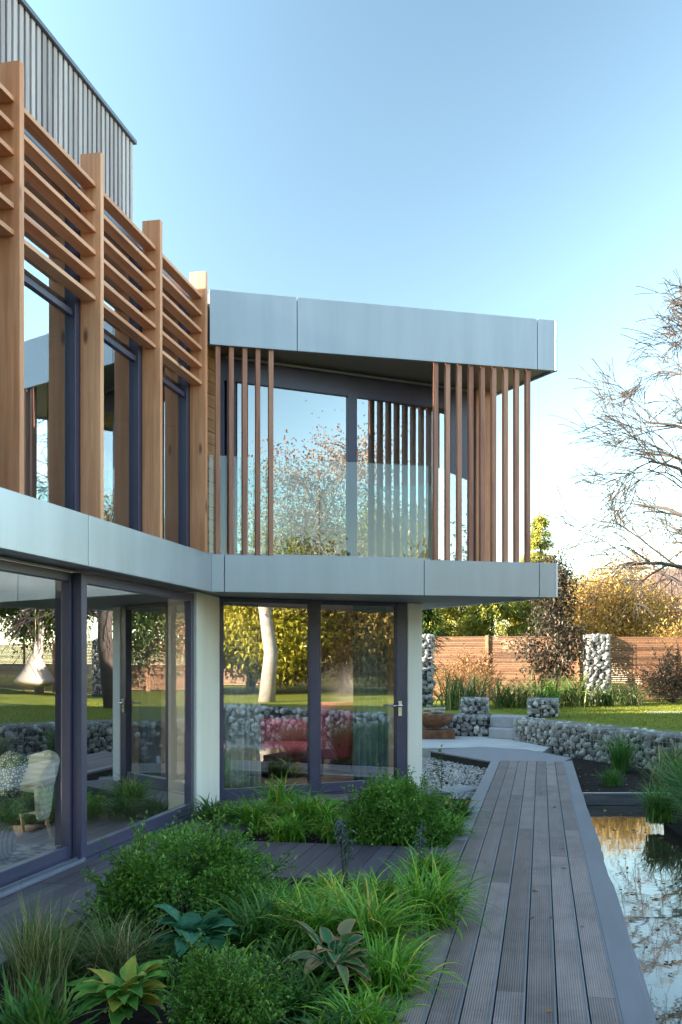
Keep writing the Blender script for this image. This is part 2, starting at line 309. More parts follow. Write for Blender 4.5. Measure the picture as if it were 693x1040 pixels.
# ------------------------------------------------------------------ mesh helpers
class MB:
    """Collects boxes, prisms, tubes into ONE mesh object; every face carries a 'tone' value."""
    def __init__(s):
        s.v, s.f, s.t, s.sm = [], [], [], []
    def add(s, vs, fs, tone=None, smooth=False):
        o = len(s.v)
        s.v += [tuple(p) for p in vs]
        t = random.random() if tone is None else tone
        for f in fs:
            s.f.append([i + o for i in f]); s.t.append(t); s.sm.append(smooth)
        return s
    def prism(s, poly, z0, z1, tone=None):
        a = sum(poly[i][0] * poly[(i + 1) % len(poly)][1] - poly[(i + 1) % len(poly)][0] * poly[i][1] for i in range(len(poly)))
        if a < 0:
            poly = poly[::-1]
        n = len(poly)
        vs = [(x, y, z0) for x, y in poly] + [(x, y, z1) for x, y in poly]
        fs = [list(range(n))[::-1], list(range(n, 2 * n))] + [[i, (i + 1) % n, n + (i + 1) % n, n + i] for i in range(n)]
        return s.add(vs, fs, tone)
    def box(s, x0, x1, y0, y1, z0, z1, tone=None):
        return s.prism([(x0, y0), (x1, y0), (x1, y1), (x0, y1)], z0, z1, tone)
    def seg(s, p, q, thick, z0, z1, off=0.0, tone=None):
        """upright slab along plan line p-q, its front face on the line (moved back by off), thick backwards (to the left of p->q)"""
        d = Vector((q[0] - p[0], q[1] - p[1])).normalized()
        n = Vector((-d.y, d.x))
        a, b = Vector(p) + n * off, Vector(q) + n * off
        return s.prism([a, b, b + n * thick, a + n * thick], z0, z1, tone)
    def bar(s, p, q, w, h, tone=None):
        """straight bar of section w x h between two points"""
        p, q = Vector(p), Vector(q)
        d = (q - p).normalized()
        u = Vector((0, 0, 1)) if abs(d.z) < 0.9 else Vector((0, 1, 0))
        r = d.cross(u).normalized(); u = r.cross(d)
        c = [r * w / 2 + u * h / 2, -r * w / 2 + u * h / 2, -r * w / 2 - u * h / 2, r * w / 2 - u * h / 2]
        vs = [p + k for k in c] + [q + k for k in c]
        return s.add(vs, [[0, 1, 2, 3], [7, 6, 5, 4], [0, 4, 5, 1], [1, 5, 6, 2], [2, 6, 7, 3], [3, 7, 4, 0]], tone)
    def tube(s, pts, rad, n=8, tone=None, cap=True):
        pts = [Vector(p) for p in pts]
        vs, fs = [], []
        ref = Vector((0.31, 0.77, 0.2)).normalized()
        for i, p in enumerate(pts):
            d = (pts[min(i + 1, len(pts) - 1)] - pts[max(i - 1, 0)]).normalized()
            r = d.cross(ref)
            r = r.normalized() if r.length > 1e-4 else Vector((1, 0, 0))
            u = d.cross(r)
            R = rad[i] if hasattr(rad, '__len__') else rad
            for k in range(n):
                a = 2 * math.pi * k / n
                vs.append(p + r * (R * math.cos(a)) + u * (R * math.sin(a)))
        for i in range(len(pts) - 1):
            for k in range(n):
                fs.append([i * n + k, i * n + (k + 1) % n, (i + 1) * n + (k + 1) % n, (i + 1) * n + k])
        if cap:
            fs += [list(range(n))[::-1], [(len(pts) - 1) * n + k for k in range(n)]]
        return s.add(vs, fs, tone, True)
    def lathe(s, prof, c, n=24, tone=None):
        vs, fs = [], []
        for r, z in prof:
            for k in range(n):
                a = 2 * math.pi * k / n
                vs.append((c[0] + r * math.cos(a), c[1] + r * math.sin(a), c[2] + z))
        for i in range(len(prof) - 1):
            for k in range(n):
                fs.append([i * n + k, i * n + (k + 1) % n, (i + 1) * n + (k + 1) % n, (i + 1) * n + k])
        return s.add(vs, fs, tone, True)
    def grid(s, P, tone=None, smooth=True):
        """P: rows of points"""
        r, c = len(P), len(P[0])
        vs = [p for row in P for p in row]
        fs = [[i * c + j, i * c + j + 1, (i + 1) * c + j + 1, (i + 1) * c + j] for i in range(r - 1) for j in range(c - 1)]
        return s.add(vs, fs, tone, smooth)
    def build(s, name, mat, parent=None, bevel=0.0, subsurf=0, solid=0.0, mats=None):
        me = bpy.data.meshes.new(name)
        me.from_pydata(s.v, [], s.f)
        at = me.attributes.new('tone', 'FLOAT', 'FACE')
        at.data.foreach_set('value', s.t)
        me.polygons.foreach_set('use_smooth', s.sm)
        me.update()
        return link(name, me, mat, parent, bevel, subsurf, solid)

def link(name, me, mat, parent=None, bevel=0.0, subsurf=0, solid=0.0):
    me.materials.append(mat)
    o = bpy.data.objects.new(name, me)
    COL.objects.link(o)
    if parent is not None:
        o.parent = parent
        loc = Vector((0, 0, 0)); p = parent
        mi = p.get('_base')
        o.matrix_parent_inverse = Matrix.Translation(-Vector(mi)) if mi is not None else Matrix()
    if solid:
        md = o.modifiers.new('thickness', 'SOLIDIFY'); md.thickness = solid; md.offset = 0
    if bevel:
        md = o.modifiers.new('bevel', 'BEVEL'); md.width = bevel; md.segments = 2; md.limit_method = 'ANGLE'
    if subsurf:
        md = o.modifiers.new('sub', 'SUBSURF'); md.levels = subsurf; md.render_levels = subsurf
    return o

def np_mesh(name, verts, faces, tone, rim=None, smooth=False):
    """verts (n,3), faces (m,k) all of one size, tone (m,)"""
    me = bpy.data.meshes.new(name)
    verts = np.ascontiguousarray(verts, dtype=np.float32); faces = np.ascontiguousarray(faces, dtype=np.int32)
    m, k = faces.shape
    me.vertices.add(len(verts)); me.vertices.foreach_set('co', verts.ravel())
    me.loops.add(m * k); me.loops.foreach_set('vertex_index', faces.ravel())
    me.polygons.add(m); me.polygons.foreach_set('loop_start', np.arange(0, m * k, k, dtype=np.int32))
    at = me.attributes.new('tone', 'FLOAT', 'FACE'); at.data.foreach_set('value', np.asarray(tone, dtype=np.float32))
    if rim is not None:
        ar = me.attributes.new('rim', 'FLOAT', 'POINT'); ar.data.foreach_set('value', np.asarray(rim, dtype=np.float32))
    if smooth:
        me.polygons.foreach_set('use_smooth', np.ones(m, dtype=bool))
    me.update(calc_edges=True)
    return me

def thing(name, label, cat, loc=(0, 0, 0), group=None):
    o = bpy.data.objects.new(name, None)
    COL.objects.link(o)
    o.empty_display_size = 0.1
    o.location = loc
    o['_base'] = tuple(loc)
    return tag(o, label, cat, group)

def tag(o, label=None, cat=None, group=None):
    if label: o['label'] = label
    if cat: o['category'] = cat
    if group: o['group'] = group
    return o

def structure(o, kind='structure'):
    o['kind'] = kind
    return o

def dup(root, loc, rotz=0.0, scale=1.0, label=None, group=None):
    r = root.copy(); COL.objects.link(r)
    r.location = loc; r.rotation_euler = (0, 0, rotz)
    r.scale = (scale, scale, scale) if not hasattr(scale, '__len__') else scale
    if label: r['label'] = label
    if group: r['group'] = group
    for ch in list(root.children):
        c = ch.copy(); COL.objects.link(c); c.parent = r
        for g in list(ch.children):
            d = g.copy(); COL.objects.link(d); d.parent = c
    return r

# ------------------------------------------------------------------ plan geometry
def px(x, y, z=0.0):                       # measured point of the photograph on the level z -> plan position
    Y = 1000 * (EYE - z) / (y - 672.0)
    return Vector(((x - 346.5) * Y / 1000, Y))

DA = Vector((0.2074, 0.9783)); NA = Vector((0.9783, -0.2074))     # long facade: along, outward
def A(p, s):                                # p metres left of the camera line, s metres along
    return DA * s - NA * p
DW = Vector((0.199, 0.980)); NW = Vector((0.980, -0.199))         # boardwalk: along, to its right
def W(q, s):
    return DW * s + NW * q
def line_at(P0, d, x):                      # where plan line P0 + t d is met by the sight line through column x
    k = (x - 346.5) / 1000
    t = (k * P0.y - P0.x) / (d.x - k * d.y)
    return P0 + d * t

K = Vector((-1.361, 10.35)); R = Vector((2.49, 11.3))
DB = (R - K).normalized()
SIDE = Vector((-0.505, 1.0))
S = R + SIDE * 8.0  # unseen rear end of the house, lengthened so its shadow covers patio and gabions
M0 = Vector((-1.42, 11.45)); DM = Vector((1.954, 1.0)).normalized()
L0 = Vector((-1.334, 10.71)); DL = Vector((1.83, 0.87)).normalized()

# ------------------------------------------------------------------ THE HOUSE
house = thing('house', 'modern timber and metal house with glass fronts, fins and a cantilevered terrace', 'house', (0, 0, 0))
zs0, zs1 = EYE + 0.735, EYE + 1.13          # slab band
zr0, zr1 = EYE + 3.335, EYE + 3.915         # terrace roof band

def Abox(mb, p0, p1, s0, s1, z0, z1, tone=None):
    return mb.prism([A(p0, s0), A(p0, s1), A(p1, s1), A(p1, s0)], z0, z1, tone)

# --- slab between the floors, with metal fascia panels in front of it
mb = MB()
sK = K.dot(DA)
mb.prism([A(3.50, -3), A(3.50, sK - 0.01), K + Vector((0, 0.03)), R + Vector((-0.02, 0.03)), S + Vector((-0.03, 0)), Vector((-9, S.y)), Vector((-9, -3))], zs0 + 0.02, zs1 - 0.02)
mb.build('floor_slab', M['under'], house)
def panel_run(p, q, cuts, z0, z1, name='fascia_panel', gap=0.005, th=0.035):
    """metal panels along p->q cut at plan points"""
    pts = [p] + cuts + [q]
    d = (q - p).normalized()
    for i in range(len(pts) - 1):
        a = pts[i] + d * (gap if i else 0)
        b = pts[i + 1] - d * (gap if i < len(pts) - 2 else 0)
        m = MB(); m.seg(a, b, th, z0, z1)
        m.build(name, M['metal'], house, bevel=0.004)
PF = 3.473
aF = lambda x: line_at(A(PF, 0), DA, x)
panel_run(A(PF, -3), K, [A(PF, 1.9), aF(90)], zs0, zs1)
bF = lambda x: line_at(K, DB, x)
panel_run(K, R, [bF(228), bF(431), bF(548)], zs0, zs1)
panel_run(R, S, [], zs0, zs1)
panel_run(K - DB * 0.02, R, [bF(302), bF(546)], zr0, zr1)
panel_run(R, S, [], zr0, zr1)
# drip edge lines
# terrace roof body and soffit
mb = MB(); mb.prism([K + Vector((0.0, 0.06)), R + Vector((-0.03, 0.05)), S + Vector((-0.05, 0)), Vector((-8.95, S.y)), Vector((-8.95, 9.5)), A(3.7, 9.93)], zr0 + 0.05, zr1 - 0.02)
mb.build('terrace_roof', M['cap'], house)
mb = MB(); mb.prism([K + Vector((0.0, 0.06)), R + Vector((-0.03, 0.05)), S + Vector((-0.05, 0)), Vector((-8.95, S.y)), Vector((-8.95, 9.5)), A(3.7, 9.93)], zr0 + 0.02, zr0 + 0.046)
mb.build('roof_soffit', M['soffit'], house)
# terrace floor finish
mb = MB(); mb.prism([K + Vector((0.05, 0.08)), R + Vector((-0.08, 0.07)), R + SIDE * 1.25 + Vector((-.05, 0)), L0], zs1 - 0.018, zs1 - 0.004)
mb.build('terrace_floor', M['paving'], house)

# --- third storey box clad with vertical boards
PC = 3.77
z0c, z1c = EYE + 3.86, EYE + 4.79
sC = 1.0223 * 9.1 - 0.2074 * 3.85
mb = MB(); Abox(mb, PC + 0.06, 8.6, -3, sC - 0.03, z0c - 0.02, z1c - 0.04); mb.build('upper_storey_core', M['dark_back'], house)
mb = MB()
s = sC
while s > -3:
    Abox(mb, PC, PC + 0.028, s - 0.052, s, z0c, z1c - random.uniform(0, 0.004)); s -= 0.084
pp = PC + 0.10
while pp < 8.6:
    Abox(mb, pp, pp + 0.072, sC - 0.028, sC, z0c, z1c); pp += 0.086
mb.build('board_cladding', M['clad'], house)
mb = MB(); Abox(mb, PC - 0.03, 8.65, -3, sC + 0.03, z1c, z1c + 0.035); mb.build('roof_capping', M['cap'], house, bevel=0.004)
# lower flat roof behind the fins
mb = MB(); Abox(mb, 3.70, 8.9, -3, 9.88, EYE + 3.79, EYE + 3.855); mb.build('flat_roof', M['cap'], house)

mb = MB(); Abox(mb, 3.76, 8.6, -13, -3.03, -0.05, zs1); mb.build('shade_wing_wall', M['white'], house)  # unseen wing added so its shadow covers the gabions round the pond
mb = MB(); Abox(mb, 3.74, 8.6, -13, -3.05, zs1 + 0.002, z1c); mb.build('shade_wing_cladding', M['clad'], house)
# --- timber fins and louvre blades, upper windows
fin_s = [6.094 + 1.22 * k for k in range(-4, 4)]
fins = []
for s in fin_s:
    mb = MB(); Abox(mb, 3.49, 3.665, s - 0.06, s, zs1 - 0.004, EYE + 4.05)
    mb.build('timber_fin', M['fin'], house, bevel=0.003)
for i, s in enumerate(fin_s[1:]):
    a, b = s - 1.22, s - 0.06
    for k in range(6):
        z = EYE + 3.77 - 0.18 * k
        mb = MB(); Abox(mb, 3.528, 3.635, a + 0.002, b - 0.002, z, z + 0.034)
        mb.build('louvre_blade', M['louvre'], house, bevel=0.003)
    fr = MB()
    z0, z1 = zs1 - 0.01, EYE + 3.787
    Abox(fr, 3.668, 3.77, a - 0.058, a + 0.02, z0, z1)
    Abox(fr, 3.668, 3.77, b - 0.075, b + 0.002, z0, z1)
    Abox(fr, 3.672, 3.768, a + 0.021, b - 0.076, z0, z0 + 0.07)
    Abox(fr, 3.672, 3.768, a + 0.021, b - 0.076, z1 - 0.09, z1)
    Abox(fr, 3.69, 3.76, a + 0.021, b - 0.076, EYE + 2.735, EYE + 2.785)
    f = fr.build('upper_window', M['frame'], house, bevel=0.004)
    pn = MB()
    Abox(pn, 3.715, 3.739, a + 0.015, b - 0.070, z0 + 0.06, EYE + 2.74)
    Abox(pn, 3.715, 3.739, a + 0.015, b - 0.070, EYE + 2.78, z1 - 0.08)
    pn.build('pane', M['glass_up'], f)

# --- upper interior shell
mb = MB()
mb.box(-9, -8.9, -3, 3.2, 0, zr1 - 0.05); mb.box(-9, -8.9, 11.0, S.y, 0, zr1 - 0.05); mb.box(-9, -8.9, 3.2, 11.0, zs0 - 0.1, zr1 - 0.05)  # ground-floor gap added in the unseen left wall to let light into the room
mb.prism([Vector((-8.9, S.y - 0.1)), S + Vector((-0.05, -0.1)), S + Vector((-0.05, -0.002)), Vector((-8.9, S.y - 0.002))], 0, zr0 + 0.015)
mb.prism([Vector((-8.9, -3)), A(3.75, -3), A(3.75, -2.9), Vector((-8.9, -2.9))], 0, EYE + 3.78)
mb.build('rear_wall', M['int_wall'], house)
mb = MB()
Abox(mb, 3.76, 8.8, -2.9, 9.7, EYE + 3.735, EYE + 3.785)
mb.build('upper_ceiling', M['int_ceil'], house)
mb = MB()
Abox(mb, 5.4, 5.5, 4.8, 9.9, zs1, EYE + 3.73)
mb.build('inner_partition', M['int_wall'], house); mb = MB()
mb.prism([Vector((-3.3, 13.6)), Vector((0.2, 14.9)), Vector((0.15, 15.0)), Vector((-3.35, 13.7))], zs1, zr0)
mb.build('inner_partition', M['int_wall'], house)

# --- terrace glazing (upper B)
lx = lambda x: line_at(L0, DL, x)
fr = MB()
PEND = lx(475)
zt0, zt1 = zs1 - 0.002, zr0 + 0.018
fr.seg(lx(221), lx(228), 0.09, zt0, zt1)
fr.seg(lx(231), lx(240), 0.09, zt0, zt1 - .002, off=0.01)
fr.seg(lx(354), lx(363), 0.09, zt0, zt1)
fr.seg(lx(221) + DL * 0.001, PEND, 0.085, EYE + 3.07, zt1 - 0.003, off=0.004)
fr.seg(lx(228) + DL * .001, PEND, 0.08, zt0, zt0 + 0.06, off=0.006)
fr.seg(lx(458), PEND + DL * 0.002, 0.09, zt0, zt1)
f = fr.build('terrace_sliding_door', M['frame'], house, bevel=0.004)
mb = MB(); mb.seg(lx(239), lx(355), 0.024, zt0 + 0.05, EYE + 3.08, off=0.035); mb.build('pane', M['glass_up'], f)
mb = MB(); mb.seg(lx(362), lx(459), 0.024, zt0 + 0.05, EYE + 3.08, off=0.035); mb.build('pane', M['glass_up'], f)
hb = lx(463); hn = Vector((DL.y, -DL.x))
zh = EYE + 2.16
mb = MB(); c = hb + hn * 0.02
mb.bar((c.x, c.y, zh - 0.09), (c.x, c.y, zh + 0.09), 0.035, 0.02)
c2 = hb + hn * 0.055; c3 = c2 + DL * 0.12
mb.tube([(c.x, c.y, zh), (c2.x, c2.y, zh), (c3.x, c3.y, zh)], 0.012, 8)
mb.build('handle', M['steel'], f)
# thin pale shadow-gap trim between soffit and glazing
mb = MB(); mb.seg(lx(228), PEND, 0.02, zr0 - 0.035, zr0 - 0.012, off=-0.06); mb.build('head_trim', M['under'], house)
# timber corner post and return wall
mb = MB(); p0, p1 = lx(483), lx(498)
mb.seg(p0, p1, 0.19, zs1 - 0.003, zr0 + 0.018, off=-0.02); mb.build('timber_post', M['fin'], house, bevel=0.004)
mb = MB(); mb.seg(lx(476), lx(483), 0.2, zs1 - 0.003, zr0 + 0.017, off=0.01); mb.build('post_infill', M['frame'], house)
e = lx(498) + Vector((-0.02, 0.16))
mb = MB(); mb.seg(e, Vector((-1.65, 19.2)), 0.15, zs1 - .003, zr0 + 0.017); mb.build('terrace_side_wall', M['white'], house)
mb = MB()
w0, w1 = A(3.60, 9.74), L0 + Vector((0.0, 0.0))
z = zs1 - 0.003
while z < zr0:
    mb.seg(w0, w1, 0.03, z, min(z + 0.128, zr0 + 0.015), off=random.uniform(0, 0.003)); z += 0.134
mb.build('cedar_wall', M['cedar'], house, bevel=0.003)
mb = MB(); mb.seg(w0, w1, 0.06, zs1 - 0.003, zr0 + 0.012, off=0.034); mb.build('wall_backing', M['dark_back'], house)

# --- balustrade, slats
def on_b(x, back):
    n = Vector((-DB.y, DB.x))
    return line_at(K + n * back, DB, x)
zb1 = EYE + 2.20
for xa, xb in ((212.5, 324.0), (325.6, 441.5)):
    mb = MB(); mb.seg(on_b(xa, 0.14), on_b(xb, 0.14), 0.018, zs1 - 0.003, zb1); mb.build('balustrade_panel', M['balu'], house)
cb = on_b(441.5, 0.14); ce = lx(472) + Vector((0.05, -0.06))
mb = MB(); mb.seg(cb, ce, 0.018, zs1 - 0.003, zb1); mb.build('balustrade_panel', M['balu'], house)
mb = MB(); mb.seg(on_b(211.8, 0.115), on_b(441.5, 0.115), 0.06, zs1 - 0.004, zs1 + 0.03); mb.build('balustrade_channel', M['frame_light'], house)
for x in (221.5, 235.3, 249.0, 262.3, 275.6, 443.3, 455.4, 467.2, 479, 490.7, 502.4, 514.3, 525.6, 537):
    c = on_b(x, 0.035)
    mb = MB(); mb.seg(c - DB * 0.025, c + DB * 0.025, 0.07, zs1 - 0.004, zr0 + 0.021)
    mb.build('terrace_slat', M['slat'], house, bevel=0.003)

# --- ground floor A: sliding windows
PG = 3.717
def s_at(x, p):
    return line_at(A(p, 0), DA, x).dot(DA)
zg1 = EYE + 0.725
sm0, sm1 = s_at(83.5, PG), s_at(197, PG)
# right hand window: frame + pane
fr = MB()
Abox(fr, PG, PG + 0.08, sm0 - 0.01, sm0 + 0.09, 0.012, zg1)
Abox(fr, PG, PG + 0.08, sm1 - 0.08, sm1, 0.012, zg1)
Abox(fr, PG + 0.003, PG + 0.078, sm0 + 0.091, sm1 - 0.081, 0.012, 0.115)
Abox(fr, PG + 0.003, PG + 0.078, sm0 + 0.091, sm1 - 0.081, EYE + 0.64, zg1)
f = fr.build('sliding_window', M['frame'], house, bevel=0.005)
mb = MB(); Abox(mb, PG + 0.035, PG + 0.059, sm0 + 0.08, sm1 - 0.07, 0.105, EYE + 0.65); mb.build('pane', M['glass'], f)
# left hand window (inner track)
PI_ = PG + 0.083
fr = MB()
sl1 = sm0 + 0.085
for a0, b0 in ((sl1 - 2.55, sl1), (sl1 - 5.2, sl1 - 2.66), (sl1 - 7.9, sl1 - 5.3)):
    fr = MB()
    Abox(fr, PI_, PI_ + 0.08, b0 - 0.13, b0, 0.014, zg1 - .002)
    Abox(fr, PI_, PI_ + 0.08, a0, a0 + 0.10, 0.014, zg1 - .002)
    Abox(fr, PI_ + 0.003, PI_ + 0.078, a0 + 0.101, b0 - 0.131, 0.014, 0.13)
    Abox(fr, PI_ + 0.003, PI_ + 0.078, a0 + 0.101, b0 - 0.131, EYE + 0.65, zg1 - .002)
    f = fr.build('sliding_window', M['frame'], house, bevel=0.005)
    mb = MB(); Abox(mb, PI_ + 0.035, PI_ + 0.059, a0 + 0.09, b0 - 0.12, 0.12, EYE + 0.66); mb.build('pane', M['glass'], f)
mb = MB()
Abox(mb, PG - 0.03, PG - 0.012, -3, sm0, 0.004, 0.03); Abox(mb, PG + 0.03, PG + 0.05, -3, sm0 - 0.012, 0.004, 0.034)
mb.build('sliding_track', M['frame_light'], house)
mb = MB(); Abox(mb, PG - 0.06, PG + 0.22, -3, sm1, -0.05, 0.010); mb.build('threshold', M['frame'], house)
# white pier between the two fronts
pA = line_at(A(PG, 0), DA, 197.5)
mb = MB(); mb.prism([pA + NA * 0.03, M0 + Vector((0.012, -0.02)), M0 + Vector((-0.25, 0.22)), pA - NA * 0.30], -0.05, zs0 + 0.015)
mb.build('white_pier', M['white'], house, bevel=0.01)
# --- ground floor B: fixed pane and door
mx = lambda x: line_at(M0, DM, x)
fr = MB()
zd1 = zs0 + 0.015
fr.seg(mx(222.3), mx(227.5), 0.09, 0.012, zd1); fr.seg(mx(315), mx(324), 0.09, 0.012, zd1)
fr.seg(mx(227.5) + DM * .001, mx(315) - DM * .001, 0.085, 0.012, 0.13, off=.003)
fr.seg(mx(227.5) + DM * .001, mx(315) - DM * .001, 0.085, EYE + 0.70, zd1, off=.003)
f = fr.build('glazed_screen', M['frame'], house, bevel=0.005)
mb = MB(); mb.seg(mx(227), mx(315.5), 0.024, 0.12, EYE + 0.71, off=.035); mb.build('pane', M['glass'], f)
fr = MB()
fr.seg(mx(403), mx(413.5), 0.09, 0.012, zd1, off=-.01); fr.seg(mx(324) + DM * .002, mx(326.5), 0.085, 0.014, zd1, off=.004)
fr.seg(mx(326.6), mx(403) - DM * .001, 0.085, 0.012, 0.13, off=.003)
fr.seg(mx(326.6), mx(403) - DM * .001, 0.085, EYE + 0.70, zd1, off=.003)
f = fr.build('glazed_door', M['frame'], house, bevel=0.005)
mb = MB(); mb.seg(mx(326), mx(403.5), 0.024, 0.12, EYE + 0.71, off=.035); mb.build('pane', M['glass'], f)
nM = Vector((DM.y, -DM.x))
c = mx(405.5) + nM * 0.025; zh = 1.06
mb = MB(); mb.bar((c.x, c.y, zh - 0.13), (c.x, c.y, zh + 0.06), 0.045, 0.02)
c2 = c + nM * 0.05; c3 = c2 - DM * 0.14
mb.tube([(c.x, c.y, zh), (c2.x, c2.y, zh), (c3.x, c3.y, zh)], 0.013, 8)
mb.build('handle', M['steel'], f)
mb = MB(); mb.seg(mx(222.5), mx(413), 0.16, -0.05, 0.010, off=-0.05); mb.build('threshold', M['frame'], house)
mb = MB(); mb.seg(mx(413.6), mx(428.3), 0.24, -0.05, zs0 + 0.015, off=-0.02); mb.build('white_pier', M['white'], house, bevel=0.01)
eM = mx(428.3) + Vector((-0.03, 0.23))
mb = MB(); mb.seg(eM, Vector((-2.1, 19.1)), 0.2, -0.05, zs0 + 0.015); mb.build('side_wall', M['white'], house)
# interior floor / ceiling / partition
mb = MB()
mb.prism([A(PG + 0.23, -2.9), A(PG + 0.23, sm1), M0 + Vector((-0.05, 0.2)), mx(413) + Vector((0, 0.15)), Vector((-2.2, 19.2)), Vector((-8.9, 19.2)), Vector((-8.9, -2.9))], -0.03, 0.006)
mb.build('interior_floor', M['int_floor'], house)
mb = MB()
mb.prism([A(PG + 0.12, -2.9), A(PG + 0.12, sm1), M0 + Vector((-0.05, 0.12)), mx(413) + Vector((0, 0.1)), Vector((-2.2, 19.2)), Vector((-8.9, 19.2)), Vector((-8.9, -2.9))], zs0 + 0.004, zs0 + 0.016)
mb.build('interior_ceiling', M['int_ceil'], house)
mb = MB()
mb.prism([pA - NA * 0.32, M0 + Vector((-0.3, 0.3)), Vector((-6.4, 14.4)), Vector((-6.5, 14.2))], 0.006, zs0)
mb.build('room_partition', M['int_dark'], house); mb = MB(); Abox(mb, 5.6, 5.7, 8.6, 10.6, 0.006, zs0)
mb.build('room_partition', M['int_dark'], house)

# --- furniture seen behind the glass
def soft_box(mb, c, sx, sy, sz, rot=0, tilt=0, n=6, pw=0.35):
    """puffed cushion shape"""
    P = []
    Rm = Matrix.Rotation(rot, 3, 'Z') @ Matrix.Rotation(tilt, 3, 'X')
    prof = [(-1, 0.0), (-0.93, .72), (-.5, 1), (0, 1.03), (.5, 1), (.93, .72), (1, 0.0)]
    for zz, sc in prof:
        row = []
        for k in range(25):
            a = 2 * math.pi * k / 24
            ca, sa = math.cos(a), math.sin(a)
            r = (abs(ca) ** 4 + abs(sa) ** 4) ** -0.25
            row.append(Vector(c) + Rm @ Vector((ca * r * sc * sx / 2, sa * r * sc * sy / 2, zz * sz / 2)))
        P.append(row)
    mb.grid(P)
# armchair: faces the lower left of the picture, its curved back on the right
ac = Vector((-2.98, 8.80)); yaw = math.radians(228)
arm = thing('armchair', 'pale striped armchair with dark seat and pale wooden legs inside the left window', 'armchair', (ac.x, ac.y, 0.006))
def loc2(u, v, z):                          # u = forward, v = sideways
    return Vector((ac.x + math.cos(yaw) * u - math.sin(yaw) * v, ac.y + math.sin(yaw) * u + math.cos(yaw) * v, z))
mb = MB(); soft_box(mb, loc2(0.04, 0, 0.36), 0.62, 0.60, 0.17, yaw); mb.build('seat', M['seat_dark'], arm)
mb = MB()
rows = []
for zz, out, hw in ((0.20, 0.0, 0.86), (0.36, 0.01, 0.92), (0.52, 0.03, 0.98), (0.66, 0.06, 0.95), (0.77, 0.08, 0.80), (0.81, 0.085, 0.62)):
    row = []
    for k in range(17):
        a = math.pi + (k / 16 - 0.5) * math.radians(165) * hw
        rr = 0.33 + out
        row.append(loc2(math.cos(a) * rr * 1.02, math.sin(a) * rr, zz - (0.10 * abs(k / 16 - .5) * 2 if zz > .6 else 0)))
    rows.append(row)
mb.grid(rows); mb.build('backrest', M['stripe'], arm, solid=0.075, subsurf=1)
for u, v in ((0.22, 0.22), (0.22, -0.22), (-0.24, 0.2), (-0.24, -0.2)):
    mb = MB(); mb.tube([loc2(u, v, 0.30), loc2(u * 1.25, v * 1.2, 0.007)], [0.022, 0.012], 10); mb.build('leg', M['pale_wood'], arm)
cu = MB(); cc = loc2(0.02, 0.05, 0.62)
soft_box(cu, cc, 0.40, 0.40, 0.15, yaw + math.radians(90), math.radians(66))
tag(cu.build('cushion', M['cushion']), 'green and white patterned cushion leaning on the striped armchair', 'cushion')
pf = MB(); pc = px(2, 880)
pf.lathe([(0.0, 0.0), (0.15, 0.01), (0.205, 0.09), (0.21, 0.17), (0.18, 0.26), (0.09, 0.305), (0, 0.31)], (pc.x - 0.14, pc.y + 0.12, 0.018), 28)
tag(pf.build('pouf', M['knit']), 'grey knitted pouf on the blue rug in front of the striped armchair', 'pouf')
rg = MB(); r0 = Vector((-2.75, 8.1))
rg.prism([r0 + DA * a + NA * b for a, b in ((-0.9, 0.45), (0.55, 0.45), (0.55, -1.4), (-0.9, -1.4))], 0.008, 0.018)
tag(rg.build('rug', M['rug']), 'blue and white patterned rug under the grey pouf', 'rug')
# curtains behind the right hand front
def curtain(p, q, z0, z1, mat, label, folds):
    mb = MB(); rows = []
    d = (q - p); n = Vector((-d.y, d.x)).normalized(); Ld = d.length
    for iz in range(9):
        t = iz / 8; z = z0 + (z1 - z0) * t
        row = []
        for k in range(folds * 8 + 1):
            u = k / (folds * 8)
            w = (0.035 + 0.012 * math.sin(u * 9 + 1)) * math.sin(u * folds * 2 * math.pi + 0.5 * math.sin(t * 2 + u * 5))
            pnt = p + d * (u + 0.006 * math.sin(t * 5 + u * 20)) + n * w
            row.append((pnt.x, pnt.y, z))
        rows.append(row)
    mb.grid(rows)
    return tag(mb.build('curtain', mat, solid=0.004), label, 'curtain')
nMi = -nM
curtain(mx(229) + nMi * 0.16, mx(270) + nMi * 0.17, 0.02, zs0, M['linen'], 'pale linen curtain gathered at the left end of the ground floor glass screen', 7)
curtain(mx(368) + nMi * 0.22, mx(402) + nMi * 0.20, 0.02, zs0, M['teal_cloth'], 'grey teal curtain gathered behind the door with the steel handle', 6)
# wing chair (magenta) and plum sofa
wc = Vector((-0.14, 14.3)); wy = math.radians(112)
wing = thing('wing_chair', 'magenta high backed wing chair behind the glazed door', 'armchair', (wc.x, wc.y, 0.006))
def wl(u, v, z): return Vector((wc.x + math.cos(wy) * u - math.sin(wy) * v, wc.y + math.sin(wy) * u + math.cos(wy) * v, z))
mb = MB(); soft_box(mb, wl(0.05, 0, 0.40), 0.56, 0.54, 0.18, wy); mb.build('seat', M['magenta'], wing)
mb = MB(); rows = []
for zz, out, hw in ((0.22, 0, 1.0), (0.5, 0.01, 1.0), (0.75, 0.05, .85), (0.95, 0.09, .85), (1.05, 0.10, 0.75)):
    rows.append([wl(math.cos(math.pi + (k / 12 - .5) * math.radians(190) * hw) * (0.28 + out), math.sin(math.pi + (k / 12 - .5) * math.radians(190) * hw) * (0.30 + out * .4), zz) for k in range(13)])
mb.grid(rows); mb.build('backrest', M['magenta'], wing, solid=0.09, subsurf=1)
for u, v in ((0.2, 0.2), (0.2, -0.2), (-0.2, 0.2), (-0.2, -0.2)):
    mb = MB(); mb.tube([wl(u, v, 0.32), wl(u * 1.2, v * 1.2, 0.007)], [0.022, 0.013], 8); mb.build('leg', M['dark_wood'], wing)
